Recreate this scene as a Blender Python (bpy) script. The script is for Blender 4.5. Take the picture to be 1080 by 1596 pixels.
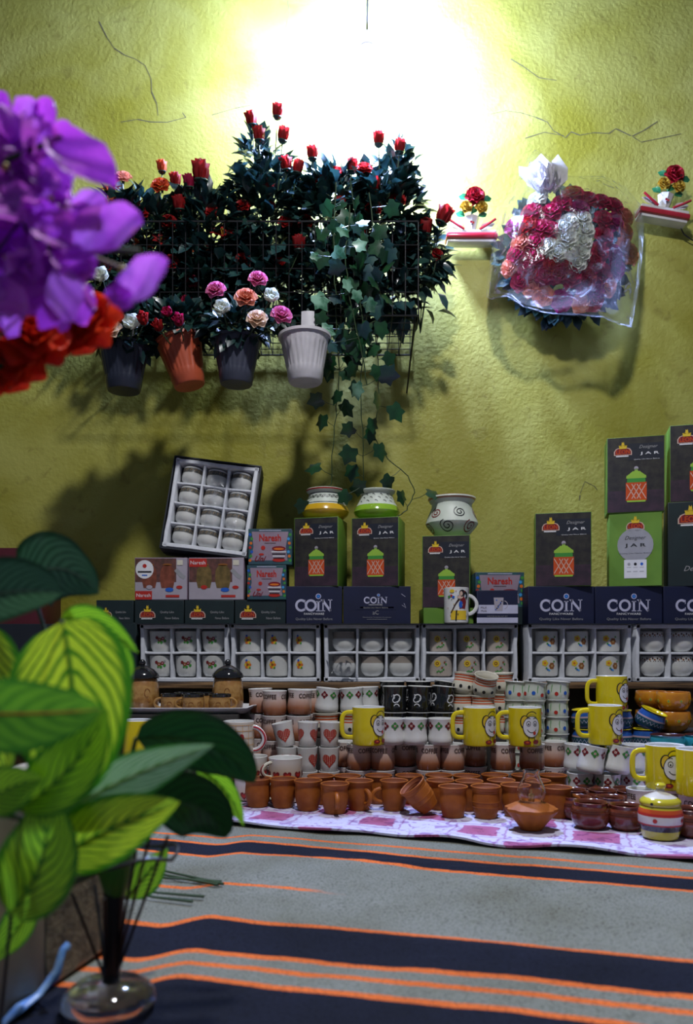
import bpy, bmesh, math, random
from mathutils import Vector, Matrix, noise
PI = math.pi
R = math.radians
random.seed(7)
for o in list(bpy.data.objects): bpy.data.objects.remove(o)
SC = bpy.context.scene
COL = SC.collection

# ------------------------------------------------------------------ camera
F = 1200.0; CX = 540.0; HY = 1020.0; CH = 0.34
cam_d = bpy.data.cameras.new('camera'); cam = bpy.data.objects.new('camera', cam_d); COL.objects.link(cam)
cam.location = (0, 0, CH); cam.rotation_euler = (R(90), 0, 0)
cam_d.sensor_fit = 'HORIZONTAL'; cam_d.sensor_width = 36; cam_d.lens = 40.0; cam_d.shift_y = 222 / 1080
cam_d.clip_start = 0.02
cam_d.dof.use_dof = True; cam_d.dof.focus_distance = 1.85; cam_d.dof.aperture_fstop = 5.6
SC.camera = cam

# ------------------------------------------------------------------ world, lights, exposure
w = bpy.data.worlds.new('world'); SC.world = w; w.use_nodes = True
w.node_tree.nodes['Background'].inputs[0].default_value = (0.55, 0.68, 1.0, 1)
w.node_tree.nodes['Background'].inputs[1].default_value = 0.12
SC.view_settings.view_transform = 'Standard'; SC.view_settings.look = 'None'
SC.view_settings.exposure = 0.0; SC.view_settings.gamma = 1.0; SC.view_settings.use_curve_mapping = False

def P(px, py, D):
    return Vector(((px - CX) / F * D, D, CH - (py - HY) / F * D))

LAMP = P(572, 92, 2.33)
def light(name, kind, loc, energy, color, size, rot=(0, 0, 0)):
    d = bpy.data.lights.new(name, kind); d.energy = energy; d.color = color
    if kind == 'AREA': d.shape = 'DISK'; d.size = size
    else: d.shadow_soft_size = size
    o = bpy.data.objects.new(name, d); COL.objects.link(o); o.location = loc; o.rotation_euler = rot
    return o
light('bulb_light', 'POINT', LAMP, 500, (0.56, 0.72, 1.35), 0.05)
# added overhead fill, above and in front of the camera; no lamp seen there
light('overhead_fill_light', 'AREA', (0.1, 0.75, 2.6), 48, (0.97, 0.97, 1.0), 0.18, (R(6), 0, 0))

# ------------------------------------------------------------------ materials
MATS = {}
def nn(nt, t, **k):
    n = nt.nodes.new(t)
    for a, b in k.items(): setattr(n, a, b)
    return n
def mat(name, col, rough=0.5, col2=None, scale=20, bump=0, bscale=200, coat=0, metal=0, transl=0, spec=0.5, coord='Object', detail=4):
    if name in MATS: return MATS[name]
    m = bpy.data.materials.new(name); m.use_nodes = True; nt = m.node_tree
    b = nt.nodes['Principled BSDF']; b.inputs['Base Color'].default_value = (*col, 1)
    b.inputs['Roughness'].default_value = rough; b.inputs['Metallic'].default_value = metal
    b.inputs['Coat Weight'].default_value = coat; b.inputs['Coat Roughness'].default_value = 0.08
    b.inputs['Specular IOR Level'].default_value = spec
    tc = nn(nt, 'ShaderNodeTexCoord')
    csock = None
    c2 = col2 if col2 else tuple(c * 0.86 for c in col)
    n = nn(nt, 'ShaderNodeTexNoise'); n.inputs['Scale'].default_value = scale; n.inputs['Detail'].default_value = detail
    nt.links.new(tc.outputs[coord], n.inputs['Vector'])
    r = nn(nt, 'ShaderNodeValToRGB'); r.color_ramp.elements[0].position = 0.38; r.color_ramp.elements[1].position = 0.64
    r.color_ramp.elements[0].color = (*c2, 1); r.color_ramp.elements[1].color = (*col, 1)
    nt.links.new(n.outputs['Fac'], r.inputs['Fac']); csock = r.outputs['Color']
    nt.links.new(csock, b.inputs['Base Color'])
    if bump:
        n2 = nn(nt, 'ShaderNodeTexNoise'); n2.inputs['Scale'].default_value = bscale; n2.inputs['Detail'].default_value = 3
        nt.links.new(tc.outputs[coord], n2.inputs['Vector'])
        bp = nn(nt, 'ShaderNodeBump'); bp.inputs['Strength'].default_value = bump; bp.inputs['Distance'].default_value = 0.002
        nt.links.new(n2.outputs['Fac'], bp.inputs['Height']); nt.links.new(bp.outputs['Normal'], b.inputs['Normal'])
    if transl:
        t = nn(nt, 'ShaderNodeBsdfTranslucent'); nt.links.new(csock, t.inputs['Color'])
        mx = nn(nt, 'ShaderNodeMixShader'); mx.inputs[0].default_value = transl
        nt.links.new(b.outputs[0], mx.inputs[1]); nt.links.new(t.outputs[0], mx.inputs[2])
        nt.links.new(mx.outputs[0], nt.nodes['Material Output'].inputs['Surface'])
    MATS[name] = m; return m
def ramp_mat(name, stops, axis='Z', coord='Generated', rough=0.15, coat=0.5, wob=0.12, wscale=3, const=False):
    m = bpy.data.materials.new(name); m.use_nodes = True; nt = m.node_tree
    b = nt.nodes['Principled BSDF']; b.inputs['Roughness'].default_value = rough; b.inputs['Coat Weight'].default_value = coat
    tc = nn(nt, 'ShaderNodeTexCoord'); sp = nn(nt, 'ShaderNodeSeparateXYZ'); nt.links.new(tc.outputs[coord], sp.inputs[0])
    n = nn(nt, 'ShaderNodeTexNoise'); n.inputs['Scale'].default_value = wscale; nt.links.new(tc.outputs[coord], n.inputs['Vector'])
    ma = nn(nt, 'ShaderNodeMath', operation='MULTIPLY_ADD'); ma.inputs[1].default_value = wob
    nt.links.new(n.outputs['Fac'], ma.inputs[0]); nt.links.new(sp.outputs[axis], ma.inputs[2])
    su = nn(nt, 'ShaderNodeMath', operation='SUBTRACT'); su.inputs[1].default_value = wob / 2; nt.links.new(ma.outputs[0], su.inputs[0])
    r = nn(nt, 'ShaderNodeValToRGB'); cr = r.color_ramp
    if const: cr.interpolation = 'CONSTANT'
    cr.elements[0].position = stops[0][0]; cr.elements[0].color = (*stops[0][1], 1)
    cr.elements[1].position = stops[1][0]; cr.elements[1].color = (*stops[1][1], 1)
    for p, c in stops[2:]:
        e = cr.elements.new(p); e.color = (*c, 1)
    nt.links.new(su.outputs[0], r.inputs['Fac']); nt.links.new(r.outputs['Color'], b.inputs['Base Color'])
    MATS[name] = m; return m

white_gl = mat('white_glaze', (0.80, 0.80, 0.78), 0.15, coat=0.6)
cream_gl = mat('cream_glaze', (0.72, 0.68, 0.55), 0.15, coat=0.6)
yellow_gl = mat('yellow_glaze', (0.80, 0.66, 0.015), 0.14, (0.74, 0.60, 0.012), coat=0.6)
yel_d = mat('mustard_glaze', (0.70, 0.42, 0.02), 0.2, coat=0.5)
black_gl = mat('black_glaze', (0.012, 0.013, 0.015), 0.12, coat=0.7)
black_ink = mat('black_ink', (0.012, 0.012, 0.014), 0.4)
dark_ink = mat('dark_brown_ink', (0.06, 0.025, 0.015), 0.4)
red_ink = mat('red_ink', (0.50, 0.03, 0.02), 0.35)
dred_ink = mat('dark_red_ink', (0.22, 0.015, 0.02), 0.35)
orange_ink = mat('orange_ink', (0.75, 0.18, 0.02), 0.35)
orangered = mat('orange_red_glaze', (0.62, 0.09, 0.02), 0.2, coat=0.5)
green_ink = mat('green_ink', (0.06, 0.30, 0.05), 0.35)
lime_ink = mat('lime_ink', (0.32, 0.55, 0.06), 0.35)
blue_ink = mat('blue_ink', (0.02, 0.12, 0.55), 0.35)
sky_ink = mat('sky_blue_ink', (0.06, 0.35, 0.75), 0.35)
white_ink = mat('white_ink', (0.78, 0.78, 0.80), 0.5)
lilac_ink = mat('pale_lilac_ink', (0.55, 0.55, 0.72), 0.5)
yellow_ink = mat('yellow_ink', (0.80, 0.55, 0.03), 0.4)
pink_ink = mat('pink_ink', (0.70, 0.35, 0.42), 0.4)
tan_ink = mat('tan_ink', (0.45, 0.30, 0.14), 0.4)
brown_ink = mat('brown_ink', (0.28, 0.10, 0.02), 0.4)
grey_ink = mat('grey_ink', (0.35, 0.35, 0.36), 0.5)
skin_ink = mat('peach_ink', (0.72, 0.50, 0.40), 0.4)

# ------------------------------------------------------------------ mesh builder
class MB:
    def __init__(s): s.v = []; s.f = []; s.m = []; s.mats = []; s.uv = []; s.has_uv = False
    def mi(s, m):
        if m not in s.mats: s.mats.append(m)
        return s.mats.index(m)
    def add(s, vs, fs, m, M=None, uv=None):
        b = len(s.v); mi = s.mi(m)
        for v in vs:
            v = Vector(v); s.v.append(M @ v if M else v)
        if uv: s.uv += uv; s.has_uv = True
        else: s.uv += [(0, 0)] * len(vs)
        for f in fs: s.f.append([b + i for i in f]); s.m.append(mi)
    def box(s, c, d, m, M=None, bev=0.0):
        cx, cy, cz = c; x, y, z = d[0] / 2, d[1] / 2, d[2] / 2
        if bev <= 0:
            vs = [(cx + a * x, cy + b_ * y, cz + e * z) for a in (-1, 1) for b_ in (-1, 1) for e in (-1, 1)]
            fs = [(0, 1, 3, 2), (4, 6, 7, 5), (0, 4, 5, 1), (2, 3, 7, 6), (0, 2, 6, 4), (1, 5, 7, 3)]
            s.add(vs, fs, m, M); return
        bm = bmesh.new(); bmesh.ops.create_cube(bm, size=1)
        for v in bm.verts: v.co = Vector((cx + v.co.x * 2 * x, cy + v.co.y * 2 * y, cz + v.co.z * 2 * z))
        bmesh.ops.bevel(bm, geom=bm.edges[:], offset=bev, segments=2, affect='EDGES', profile=0.5)
        bm.verts.index_update()
        s.add([v.co.copy() for v in bm.verts], [[v.index for v in f.verts] for f in bm.faces], m, M); bm.free()
    def lathe(s, prof, m, n=24, M=None, fn=None):
        # prof: list of (r, z) or (r, z, material for the band that starts here)
        vs = []; rings = []
        for p in prof:
            r, z = p[0], p[1]
            if r < 1e-6: rings.append([len(vs)]); vs.append((0, 0, z))
            else:
                ring = []
                for i in range(n):
                    a = 2 * PI * i / n
                    rr, zz = (fn(a, r, z) if fn else (r, z))
                    ring.append(len(vs)); vs.append((rr * math.cos(a), rr * math.sin(a), zz))
                rings.append(ring)
        b = len(s.v)
        for v in vs:
            v = Vector(v); s.v.append(M @ v if M else v); s.uv.append((0, 0))
        for k in range(len(prof) - 1):
            mm = prof[k][2] if len(prof[k]) > 2 and prof[k][2] else m
            mi = s.mi(mm); A, B = rings[k], rings[k + 1]
            if len(A) == 1 and len(B) == 1: continue
            for i in range(n):
                j = (i + 1) % n
                if len(A) == 1: f = [A[0], B[j], B[i]]
                elif len(B) == 1: f = [A[i], A[j], B[0]]
                else: f = [A[i], A[j], B[j], B[i]]
                s.f.append([b + q for q in f]); s.m.append(mi)
    def tube(s, pts, r, m, n=6, flat=1.0, M=None, closed=False, side=None):
        pts = [Vector(p) for p in pts]; N = len(pts)
        rs = r if isinstance(r, (list, tuple)) else [r] * N
        vs = []; up = None
        for i, p in enumerate(pts):
            if closed: t = pts[(i + 1) % N] - pts[i - 1]
            else: t = pts[min(i + 1, N - 1)] - pts[max(i - 1, 0)]
            t = t.normalized() if t.length > 1e-9 else Vector((0, 0, 1))
            if side is not None: up = Vector(side)
            elif up is None: up = Vector((0, 0, 1)) if abs(t.z) < 0.9 else Vector((1, 0, 0))
            a = (up - t * up.dot(t)); a = a.normalized() if a.length > 1e-6 else t.orthogonal().normalized()
            up = a; bb = t.cross(a)
            for k in range(n):
                an = 2 * PI * k / n
                vs.append(p + a * math.cos(an) * rs[i] * flat + bb * math.sin(an) * rs[i])
        fs = []
        for i in range(N if closed else N - 1):
            i2 = (i + 1) % N
            for k in range(n):
                k2 = (k + 1) % n
                fs.append((i * n + k, i * n + k2, i2 * n + k2, i2 * n + k))
        if not closed:
            fs.append(tuple(range(n))[::-1]); fs.append(tuple((N - 1) * n + k for k in range(n)))
        s.add(vs, fs, m, M)
    def build(s, name, parent=None, smooth=True, ang=38, link=True):
        me = bpy.data.meshes.new(name); me.from_pydata([tuple(v) for v in s.v], [], s.f)
        for m in s.mats: me.materials.append(m)
        me.polygons.foreach_set('material_index', s.m)
        if s.has_uv:
            ul = me.uv_layers.new(name='UVMap')
            li = [0] * len(me.loops); me.loops.foreach_get('vertex_index', li)
            fl = []
            for i in li: fl += list(s.uv[i])
            ul.data.foreach_set('uv', fl)
        if smooth:
            me.polygons.foreach_set('use_smooth', [True] * len(me.polygons)); me.set_sharp_from_angle(angle=R(ang))
        me.update()
        o = bpy.data.objects.new(name, me)
        if link: COL.objects.link(o)
        if parent: o.parent = parent
        return o

def tag(o, label, cat, group=None, kind=None):
    if label: o['label'] = label
    if cat: o['category'] = cat
    if group: o['group'] = group
    if kind: o['kind'] = kind
    return o
def thing(name, label, cat, loc=(0, 0, 0), rot=(0, 0, 0), group=None, link=True):
    o = bpy.data.objects.new(name, None); o.empty_display_size = 0.02
    if link: COL.objects.link(o)
    o.location = loc; o.rotation_euler = rot
    return tag(o, label, cat, group)
PROTOS = []
def proto(name, cat):
    o = thing(name, None, cat, link=False); PROTOS.append(o); o['kids'] = 0
    return o
def place(pr, label, loc, rot=(0, 0, 0), group=None, scale=1.0):
    r = pr.copy(); COL.objects.link(r); r.location = loc; r.rotation_euler = rot
    r.scale = (scale,) * 3 if not isinstance(scale, tuple) else scale
    if 'kids' in r: del r['kids']
    if label: r['label'] = label
    if group: r['group'] = group
    for ch in KIDS[pr.name]:
        c = ch.copy(); COL.objects.link(c); c.parent = r
        for g in KIDS.get(ch.name, []):
            d = g.copy(); COL.objects.link(d); d.parent = c
    return r
KIDS = {}
def kid(pr, mb, name, **k):
    o = mb.build(name, pr, link=False, **k); KIDS.setdefault(pr.name, []).append(o); PROTOS.append(o); return o
ORD = ['leftmost', 'second from left', 'third from left', 'fourth from left', 'fifth from left', 'sixth from left', 'seventh from left', 'eighth from left', 'ninth from left', 'tenth from left', 'eleventh from left', 'twelfth from left', 'thirteenth from left']

# ------------------------------------------------------------------ flat artwork (printing, decals)
TXT = {}
def text2d(t, shear=0.0, bold=0.0):
    k = (t, shear, bold)
    if k in TXT: return TXT[k]
    c = bpy.data.curves.new('txt', 'FONT'); c.body = t; c.size = 1; c.resolution_u = 2; c.shear = shear; c.offset = bold
    c.align_x = 'CENTER'; c.align_y = 'CENTER'
    o = bpy.data.objects.new('txt', c); COL.objects.link(o); bpy.context.view_layer.update()
    me = bpy.data.meshes.new_from_object(o.evaluated_get(bpy.context.evaluated_depsgraph_get()))
    vs = [(v.co.x, v.co.y) for v in me.vertices]; fs = [list(p.vertices) for p in me.polygons]
    bpy.data.objects.remove(o); bpy.data.curves.remove(c); bpy.data.meshes.remove(me)
    xs = [v[0] for v in vs]; ys = [v[1] for v in vs]
    cx, cy = (min(xs) + max(xs)) / 2, (min(ys) + max(ys)) / 2
    W, H = max(xs) - min(xs), max(ys) - min(ys)
    TXT[k] = ([(x - cx, y - cy) for x, y in vs], fs, W, H); return TXT[k]
class Art:
    def __init__(s, mb, fn, eps=0.0003): s.mb = mb; s.fn = fn; s.l = 1; s.eps = eps
    def up(s): s.l += 1; return s
    def mesh(s, vs, fs, m): s.mb.add([s.fn(x, y, s.l * s.eps) for x, y in vs], fs, m)
    def poly(s, pts, m, rings=1):
        cx = sum(p[0] for p in pts) / len(pts); cy = sum(p[1] for p in pts) / len(pts); n = len(pts)
        vs = [(cx, cy)]; fs = []
        for k in range(1, rings + 1):
            for p in pts: vs.append((cx + (p[0] - cx) * k / rings, cy + (p[1] - cy) * k / rings))
        for i in range(n):
            j = (i + 1) % n; fs.append((0, 1 + i, 1 + j))
            for k in range(1, rings): fs.append((1 + (k - 1) * n + i, 1 + k * n + i, 1 + k * n + j, 1 + (k - 1) * n + j))
        s.mesh(vs, fs, m)
    def rect(s, cx, cy, w_, h_, m, n=1):
        vs = []; fs = []
        for i in range(n + 1):
            x = cx - w_ / 2 + w_ * i / n; vs += [(x, cy - h_ / 2), (x, cy + h_ / 2)]
        for i in range(n): fs.append((2 * i, 2 * i + 2, 2 * i + 3, 2 * i + 1))
        s.mesh(vs, fs, m)
    def disc(s, cx, cy, r, m, n=14, ry=None, rings=1):
        ry = ry or r
        s.poly([(cx + r * math.cos(2 * PI * i / n), cy + ry * math.sin(2 * PI * i / n)) for i in range(n)], m, rings)
    def line(s, pts, w_, m, closed=False):
        pts = [Vector(p) for p in pts]
        if closed: pts = pts + [pts[0]]
        vs = []; fs = []
        for i, p in enumerate(pts):
            t = pts[min(i + 1, len(pts) - 1)] - pts[max(i - 1, 0)]
            if t.length < 1e-9: t = Vector((1, 0))
            t.normalize(); nrm = Vector((-t.y, t.x)) * w_ / 2
            vs += [tuple(p + nrm), tuple(p - nrm)]
            if i: fs.append((2 * i - 2, 2 * i - 1, 2 * i + 1, 2 * i))
        s.mesh(vs, fs, m)
    def arc(s, cx, cy, r, a0, a1, w_, m, n=10, ry=None):
        ry = ry or r
        s.line([(cx + r * math.cos(R(a0 + (a1 - a0) * i / n)), cy + ry * math.sin(R(a0 + (a1 - a0) * i / n))) for i in range(n + 1)], w_, m)
    def text(s, t, cx, cy, w_, m, h_=None, shear=0.0, bold=0.0, rot=0):
        vs, fs, W, H = text2d(t, shear, bold); k = w_ / W; kh = (h_ / H) if h_ else k
        cr, sr = math.cos(R(rot)), math.sin(R(rot))
        s.mesh([(cx + x * k * cr - y * kh * sr, cy + x * k * sr + y * kh * cr) for x, y in vs], fs, m)
def heart_pts(cx, cy, w_, h_, n=20):
    out = []
    for i in range(n):
        t = 2 * PI * i / n
        out.append((cx + w_ / 32 * 16 * math.sin(t) ** 3, cy + h_ / 30 * (13 * math.cos(t) - 5 * math.cos(2 * t) - 2 * math.cos(3 * t) - math.cos(4 * t))))
    return out
def wrap(prof, a0=0.0):
    # maps artwork onto a turned surface; u = arc length, v = height; a0 turns the artwork round the vessel (deg)
    pr = sorted([(p[1], p[0]) for p in prof])
    def rad(z):
        for i in range(len(pr) - 1):
            if pr[i][0] <= z <= pr[i + 1][0]:
                d = pr[i + 1][0] - pr[i][0]; t = (z - pr[i][0]) / d if d > 1e-9 else 0
                return pr[i][1] * (1 - t) + pr[i + 1][1] * t
        return pr[-1][1] if z > pr[-1][0] else pr[0][1]
    rm = max(p[0] for p in prof)
    def fn(u, v, e):
        r = rad(v) + e + 0.0004; a = R(a0 - 90) + u / rm
        return (r * math.cos(a), r * math.sin(a), v)
    return fn

# ------------------------------------------------------------------ the setting
def wall_material():
    m = bpy.data.materials.new('lime_painted_plaster'); m.use_nodes = True; nt = m.node_tree; b = nt.nodes['Principled BSDF']
    b.inputs['Roughness'].default_value = 0.55; b.inputs['Specular IOR Level'].default_value = 0.35
    tc = nn(nt, 'ShaderNodeTexCoord')
    def noi(sc, det=5, dist=0):
        n = nn(nt, 'ShaderNodeTexNoise'); n.inputs['Scale'].default_value = sc; n.inputs['Detail'].default_value = det
        n.inputs['Distortion'].default_value = dist
        nt.links.new(tc.outputs['Object'], n.inputs['Vector']); return n
    r1 = nn(nt, 'ShaderNodeValToRGB'); e = r1.color_ramp.elements
    e[0].position = 0.35; e[0].color = (0.27, 0.25, 0.020, 1); e[1].position = 0.68; e[1].color = (0.42, 0.41, 0.10, 1)
    nt.links.new(noi(2.6, 8, 0.6).outputs['Fac'], r1.inputs['Fac'])
    # grime specks
    r2 = nn(nt, 'ShaderNodeValToRGB'); e = r2.color_ramp.elements
    e[0].position = 0.60; e[0].color = (1, 1, 1, 1); e[1].position = 0.80; e[1].color = (0.35, 0.28, 0.2, 1)
    nt.links.new(noi(16, 8, 1.2).outputs['Fac'], r2.inputs['Fac'])
    mx = nn(nt, 'ShaderNodeMix', data_type='RGBA', blend_type='MULTIPLY'); mx.inputs[0].default_value = 0.55
    nt.links.new(r1.outputs[0], mx.inputs[6]); nt.links.new(r2.outputs[0], mx.inputs[7]); nt.links.new(mx.outputs[2], b.inputs['Base Color'])
    bp = nn(nt, 'ShaderNodeBump'); bp.inputs['Strength'].default_value = 0.6; bp.inputs['Distance'].default_value = 0.003
    nt.links.new(noi(95, 3).outputs['Fac'], bp.inputs['Height'])
    bp2 = nn(nt, 'ShaderNodeBump'); bp2.inputs['Strength'].default_value = 0.22; bp2.inputs['Distance'].default_value = 0.015
    nt.links.new(noi(5, 3).outputs['Fac'], bp2.inputs['Height']); nt.links.new(bp.outputs[0], bp2.inputs['Normal']); nt.links.new(bp2.outputs[0], b.inputs['Normal'])
    return m
WALL_Y = 2.5
wm = wall_material(); crack_m = mat('crack_dark', (0.10, 0.09, 0.05), 0.9)
mb = MB(); mb.box((0, WALL_Y + 0.1, 1.6), (6, 0.2, 3.2), wm)
for pts in ([(155, 35), (166, 60), (178, 76), (196, 86), (212, 92), (228, 104), (236, 122), (238, 145), (244, 160), (246, 181)],
            [(188, 190), (215, 186), (236, 192), (262, 190), (290, 184), (284, 176)],
            [(330, 178), (365, 170), (388, 166)],
            [(766, 178), (790, 172), (812, 176), (834, 184), (852, 190), (862, 204), (880, 213), (890, 205), (905, 210), (925, 205), (948, 209), (960, 200), (985, 212)],
            [(985, 212), (1000, 222), (1030, 214), (1060, 210)], [(985, 212), (1005, 205), (1025, 190)], [(795, 92), (815, 103), (842, 120), (866, 124)], [(820, 215), (850, 208), (880, 213)],
            [(450, 0), (452, 20), (447, 42)], [(905, 770), (912, 752), (925, 756), (931, 764)], [(905, 770), (904, 782)]):
    q = [P(x + random.uniform(-2, 2), y + random.uniform(-2, 2), WALL_Y) for x, y in pts]
    for i in range(len(q) - 1):
        a, b_ = q[i], q[i + 1]; t = (b_ - a).normalized(); n_ = Vector((-t.z, 0, t.x)) * random.uniform(0.0009, 0.0018)
        mb.add([a + n_ + Vector((0, -.0006, 0)), a - n_ + Vector((0, -.0006, 0)), b_ - n_ * .8 + Vector((0, -.0006, 0)), b_ + n_ * .8 + Vector((0, -.0006, 0))], [(0, 1, 2, 3)], crack_m)
o = mb.build('wall_back', smooth=False); tag(o, 'lime green painted plaster wall with fine cracks', None, kind='structure')
mb = MB(); mb.box((0, 0.6, -0.03), (6, 4.0, 0.04), mat('concrete_floor', (0.22, 0.21, 0.19), 0.8, (0.15, 0.15, 0.14), 8, 0.4))
o = mb.build('floor', smooth=False); tag(o, 'grey concrete floor under the rug', None, kind='structure')

# rug -------------------------------------------------------------
def rug_material():
    m = bpy.data.materials.new('striped_woven_wool'); m.use_nodes = True; nt = m.node_tree; b = nt.nodes['Principled BSDF']
    b.inputs['Roughness'].default_value = 0.95; b.inputs['Specular IOR Level'].default_value = 0.1
    L = nt.links.new; tc = nn(nt, 'ShaderNodeTexCoord'); sp = nn(nt, 'ShaderNodeSeparateXYZ'); L(tc.outputs['Object'], sp.inputs[0])
    def M(op, a, b_=None, c=None):
        n = nn(nt, 'ShaderNodeMath', operation=op)
        for i, x in enumerate((a, b_, c)):
            if x is None: continue
            if isinstance(x, (int, float)): n.inputs[i].default_value = x
            else: L(x, n.inputs[i])
        return n.outputs[0]
    def N(sc, det=3):
        n = nn(nt, 'ShaderNodeTexNoise'); n.inputs['Scale'].default_value = sc; n.inputs['Detail'].default_value = det; L(tc.outputs['Object'], n.inputs['Vector']); return n.outputs['Fac']
    s0 = M('MULTIPLY_ADD', sp.outputs['X'], 0.33, sp.outputs['Y'])
    mr = nn(nt, 'ShaderNodeMapRange'); L(sp.outputs['Y'], mr.inputs[0]); mr.inputs[1].default_value = 1.15; mr.inputs[2].default_value = 0.85; mr.inputs[3].default_value = 0; mr.inputs[4].default_value = -0.09
    s1 = M('MULTIPLY_ADD', sp.outputs['X'], mr.outputs[0], s0)
    # kink at the left where the weave is pulled
    mr2 = nn(nt, 'ShaderNodeMapRange', interpolation_type='SMOOTHSTEP'); L(sp.outputs['X'], mr2.inputs[0]); mr2.inputs[1].default_value = -0.17; mr2.inputs[2].default_value = -0.24; mr2.inputs[3].default_value = 0; mr2.inputs[4].default_value = 0.045
    s1 = M('ADD', s1, mr2.outputs[0])
    s1 = M('MULTIPLY_ADD', N(4.5, 2), 0.035, s1); s1 = M('MULTIPLY_ADD', N(40, 2), 0.006, s1); s1 = M('SUBTRACT', s1, 0.0205)
    fac = M('DIVIDE', M('SUBTRACT', s1, 0.5), 1.5)
    gr = (0.20, 0.205, 0.165); orr = (0.72, 0.16, 0.035); bk = (0.012, 0.014, 0.024)
    bands = [(0.0, bk), (0.625, orr), (0.637, gr), (0.645, bk), (0.758, orr), (0.771, gr), (0.800, orr), (0.813, gr), (0.834, orr), (0.846, bk), (0.936, orr), (0.948, gr), (1.078, 'F'), (1.088, gr),
             (1.254, orr), (1.265, bk), (1.336, orr), (1.348, gr), (1.382, orr), (1.393, gr), (1.60, bk)]
    def ramp(f):
        r = nn(nt, 'ShaderNodeValToRGB'); cr = r.color_ramp; cr.interpolation = 'CONSTANT'
        for i, (s, c) in enumerate(bands):
            c = (f if c == 'F' else c); p = max(0, (s - 0.5) / 1.5)
            if i == 0: e = cr.elements[0]; e.position = 0
            elif i == 1: e = cr.elements[1]; e.position = p
            else: e = cr.elements.new(p)
            e.color = (*c, 1)
        L(fac, r.inputs['Fac']); return r.outputs[0]
    a, b2 = ramp(orr), ramp(gr)
    fade = nn(nt, 'ShaderNodeMapRange'); L(M('MULTIPLY_ADD', N(14, 2), 0.25, sp.outputs['X']), fade.inputs[0]); fade.inputs[1].default_value = 0.02; fade.inputs[2].default_value = 0.12
    mx = nn(nt, 'ShaderNodeMix', data_type='RGBA'); L(fade.outputs[0], mx.inputs[0]); L(a, mx.inputs[6]); L(b2, mx.inputs[7])
    # flecks in the weave
    sc = nn(nt, 'ShaderNodeMapping'); sc.inputs['Rotation'].default_value = (0, 0, R(-18)); sc.inputs['Scale'].default_value = (1, 1.6, 1); L(tc.outputs['Object'], sc.inputs[0])
    fl = nn(nt, 'ShaderNodeTexNoise'); fl.inputs['Scale'].default_value = 330; fl.inputs['Detail'].default_value = 2; L(sc.outputs[0], fl.inputs['Vector'])
    fr = nn(nt, 'ShaderNodeValToRGB'); e = fr.color_ramp.elements; e[0].position = 0.36; e[0].color = (0.35, 0.33, 0.28, 1); e[1].position = 0.47; e[1].color = (1, 1, 1, 1); L(fl.outputs['Fac'], fr.inputs['Fac'])
    m2 = nn(nt, 'ShaderNodeMix', data_type='RGBA', blend_type='MULTIPLY'); m2.inputs[0].default_value = 0.9; L(mx.outputs[2], m2.inputs[6]); L(fr.outputs[0], m2.inputs[7])
    fr2 = nn(nt, 'ShaderNodeValToRGB'); e = fr2.color_ramp.elements; e[0].position = 0.3; e[0].color = (0.72, 0.70, 0.62, 1); e[1].position = 0.6; e[1].color = (1, 1, 1, 1); L(N(6, 6), fr2.inputs['Fac'])
    m3 = nn(nt, 'ShaderNodeMix', data_type='RGBA', blend_type='MULTIPLY'); m3.inputs[0].default_value = 1; L(m2.outputs[2], m3.inputs[6]); L(fr2.outputs[0], m3.inputs[7])
    L(m3.outputs[2], b.inputs['Base Color'])
    bp = nn(nt, 'ShaderNodeBump'); bp.inputs['Strength'].default_value = 0.7; bp.inputs['Distance'].default_value = 0.003; L(fl.outputs['Fac'], bp.inputs['Height']); L(bp.outputs[0], b.inputs['Normal'])
    return m
def sheet(name, m, fn, nx, ny, thick, x0, x1, y0, y1):
    mb = MB(); vs = []; fs = []
    for k in (0, 1):
        for j in range(ny + 1):
            for i in range(nx + 1):
                u, v = i / nx, j / ny; x = x0 + (x1 - x0) * u; y = y0 + (y1 - y0) * v
                p = Vector(fn(x, y)); p.z -= thick * k; vs.append(p)
    S = (nx + 1) * (ny + 1); W = nx + 1
    for j in range(ny):
        for i in range(nx):
            a = j * W + i; fs.append((a, a + 1, a + W + 1, a + W)); fs.append((S + a, S + a + W, S + a + W + 1, S + a + 1))
    for i in range(nx):
        fs.append((i, S + i, S + i + 1, i + 1)); a = ny * W + i; fs.append((a, a + 1, S + a + 1, S + a))
    for j in range(ny):
        a = j * W; fs.append((a, a + W, S + a + W, S + a)); a += nx; fs.append((a, S + a, S + a + W, a + W))
    mb.add(vs, fs, m); return mb.build(name, ang=70)
def rug_z(x, y):
    z = 0.0005 + 0.003 * noise.noise(Vector((x * 2.2, y * 5, 0)))
    s = y + 0.33 * x
    z += 0.007 * math.exp(-((s - 0.93) / 0.03) ** 2) * (0.5 + 0.5 * math.sin(x * 9))
    z += 0.006 * math.exp(-((s - 1.27 - 0.02 * math.sin(x * 8)) / 0.02) ** 2) * max(0, math.sin(x * 7 + 1))
    return z if y < 1.3 - 0.33 * x else min(z, 0.001)
RUG = sheet('rug', rug_material(), lambda x, y: (x, y, rug_z(x, y) * (1 if y < 1.36 - 0.33 * x else 0.3)), 130, 110, 0.006, -1.2, 1.3, 0.3, 2.46)
tag(RUG, 'grey woven floor rug with black bands and orange lines', 'rug')

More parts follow.
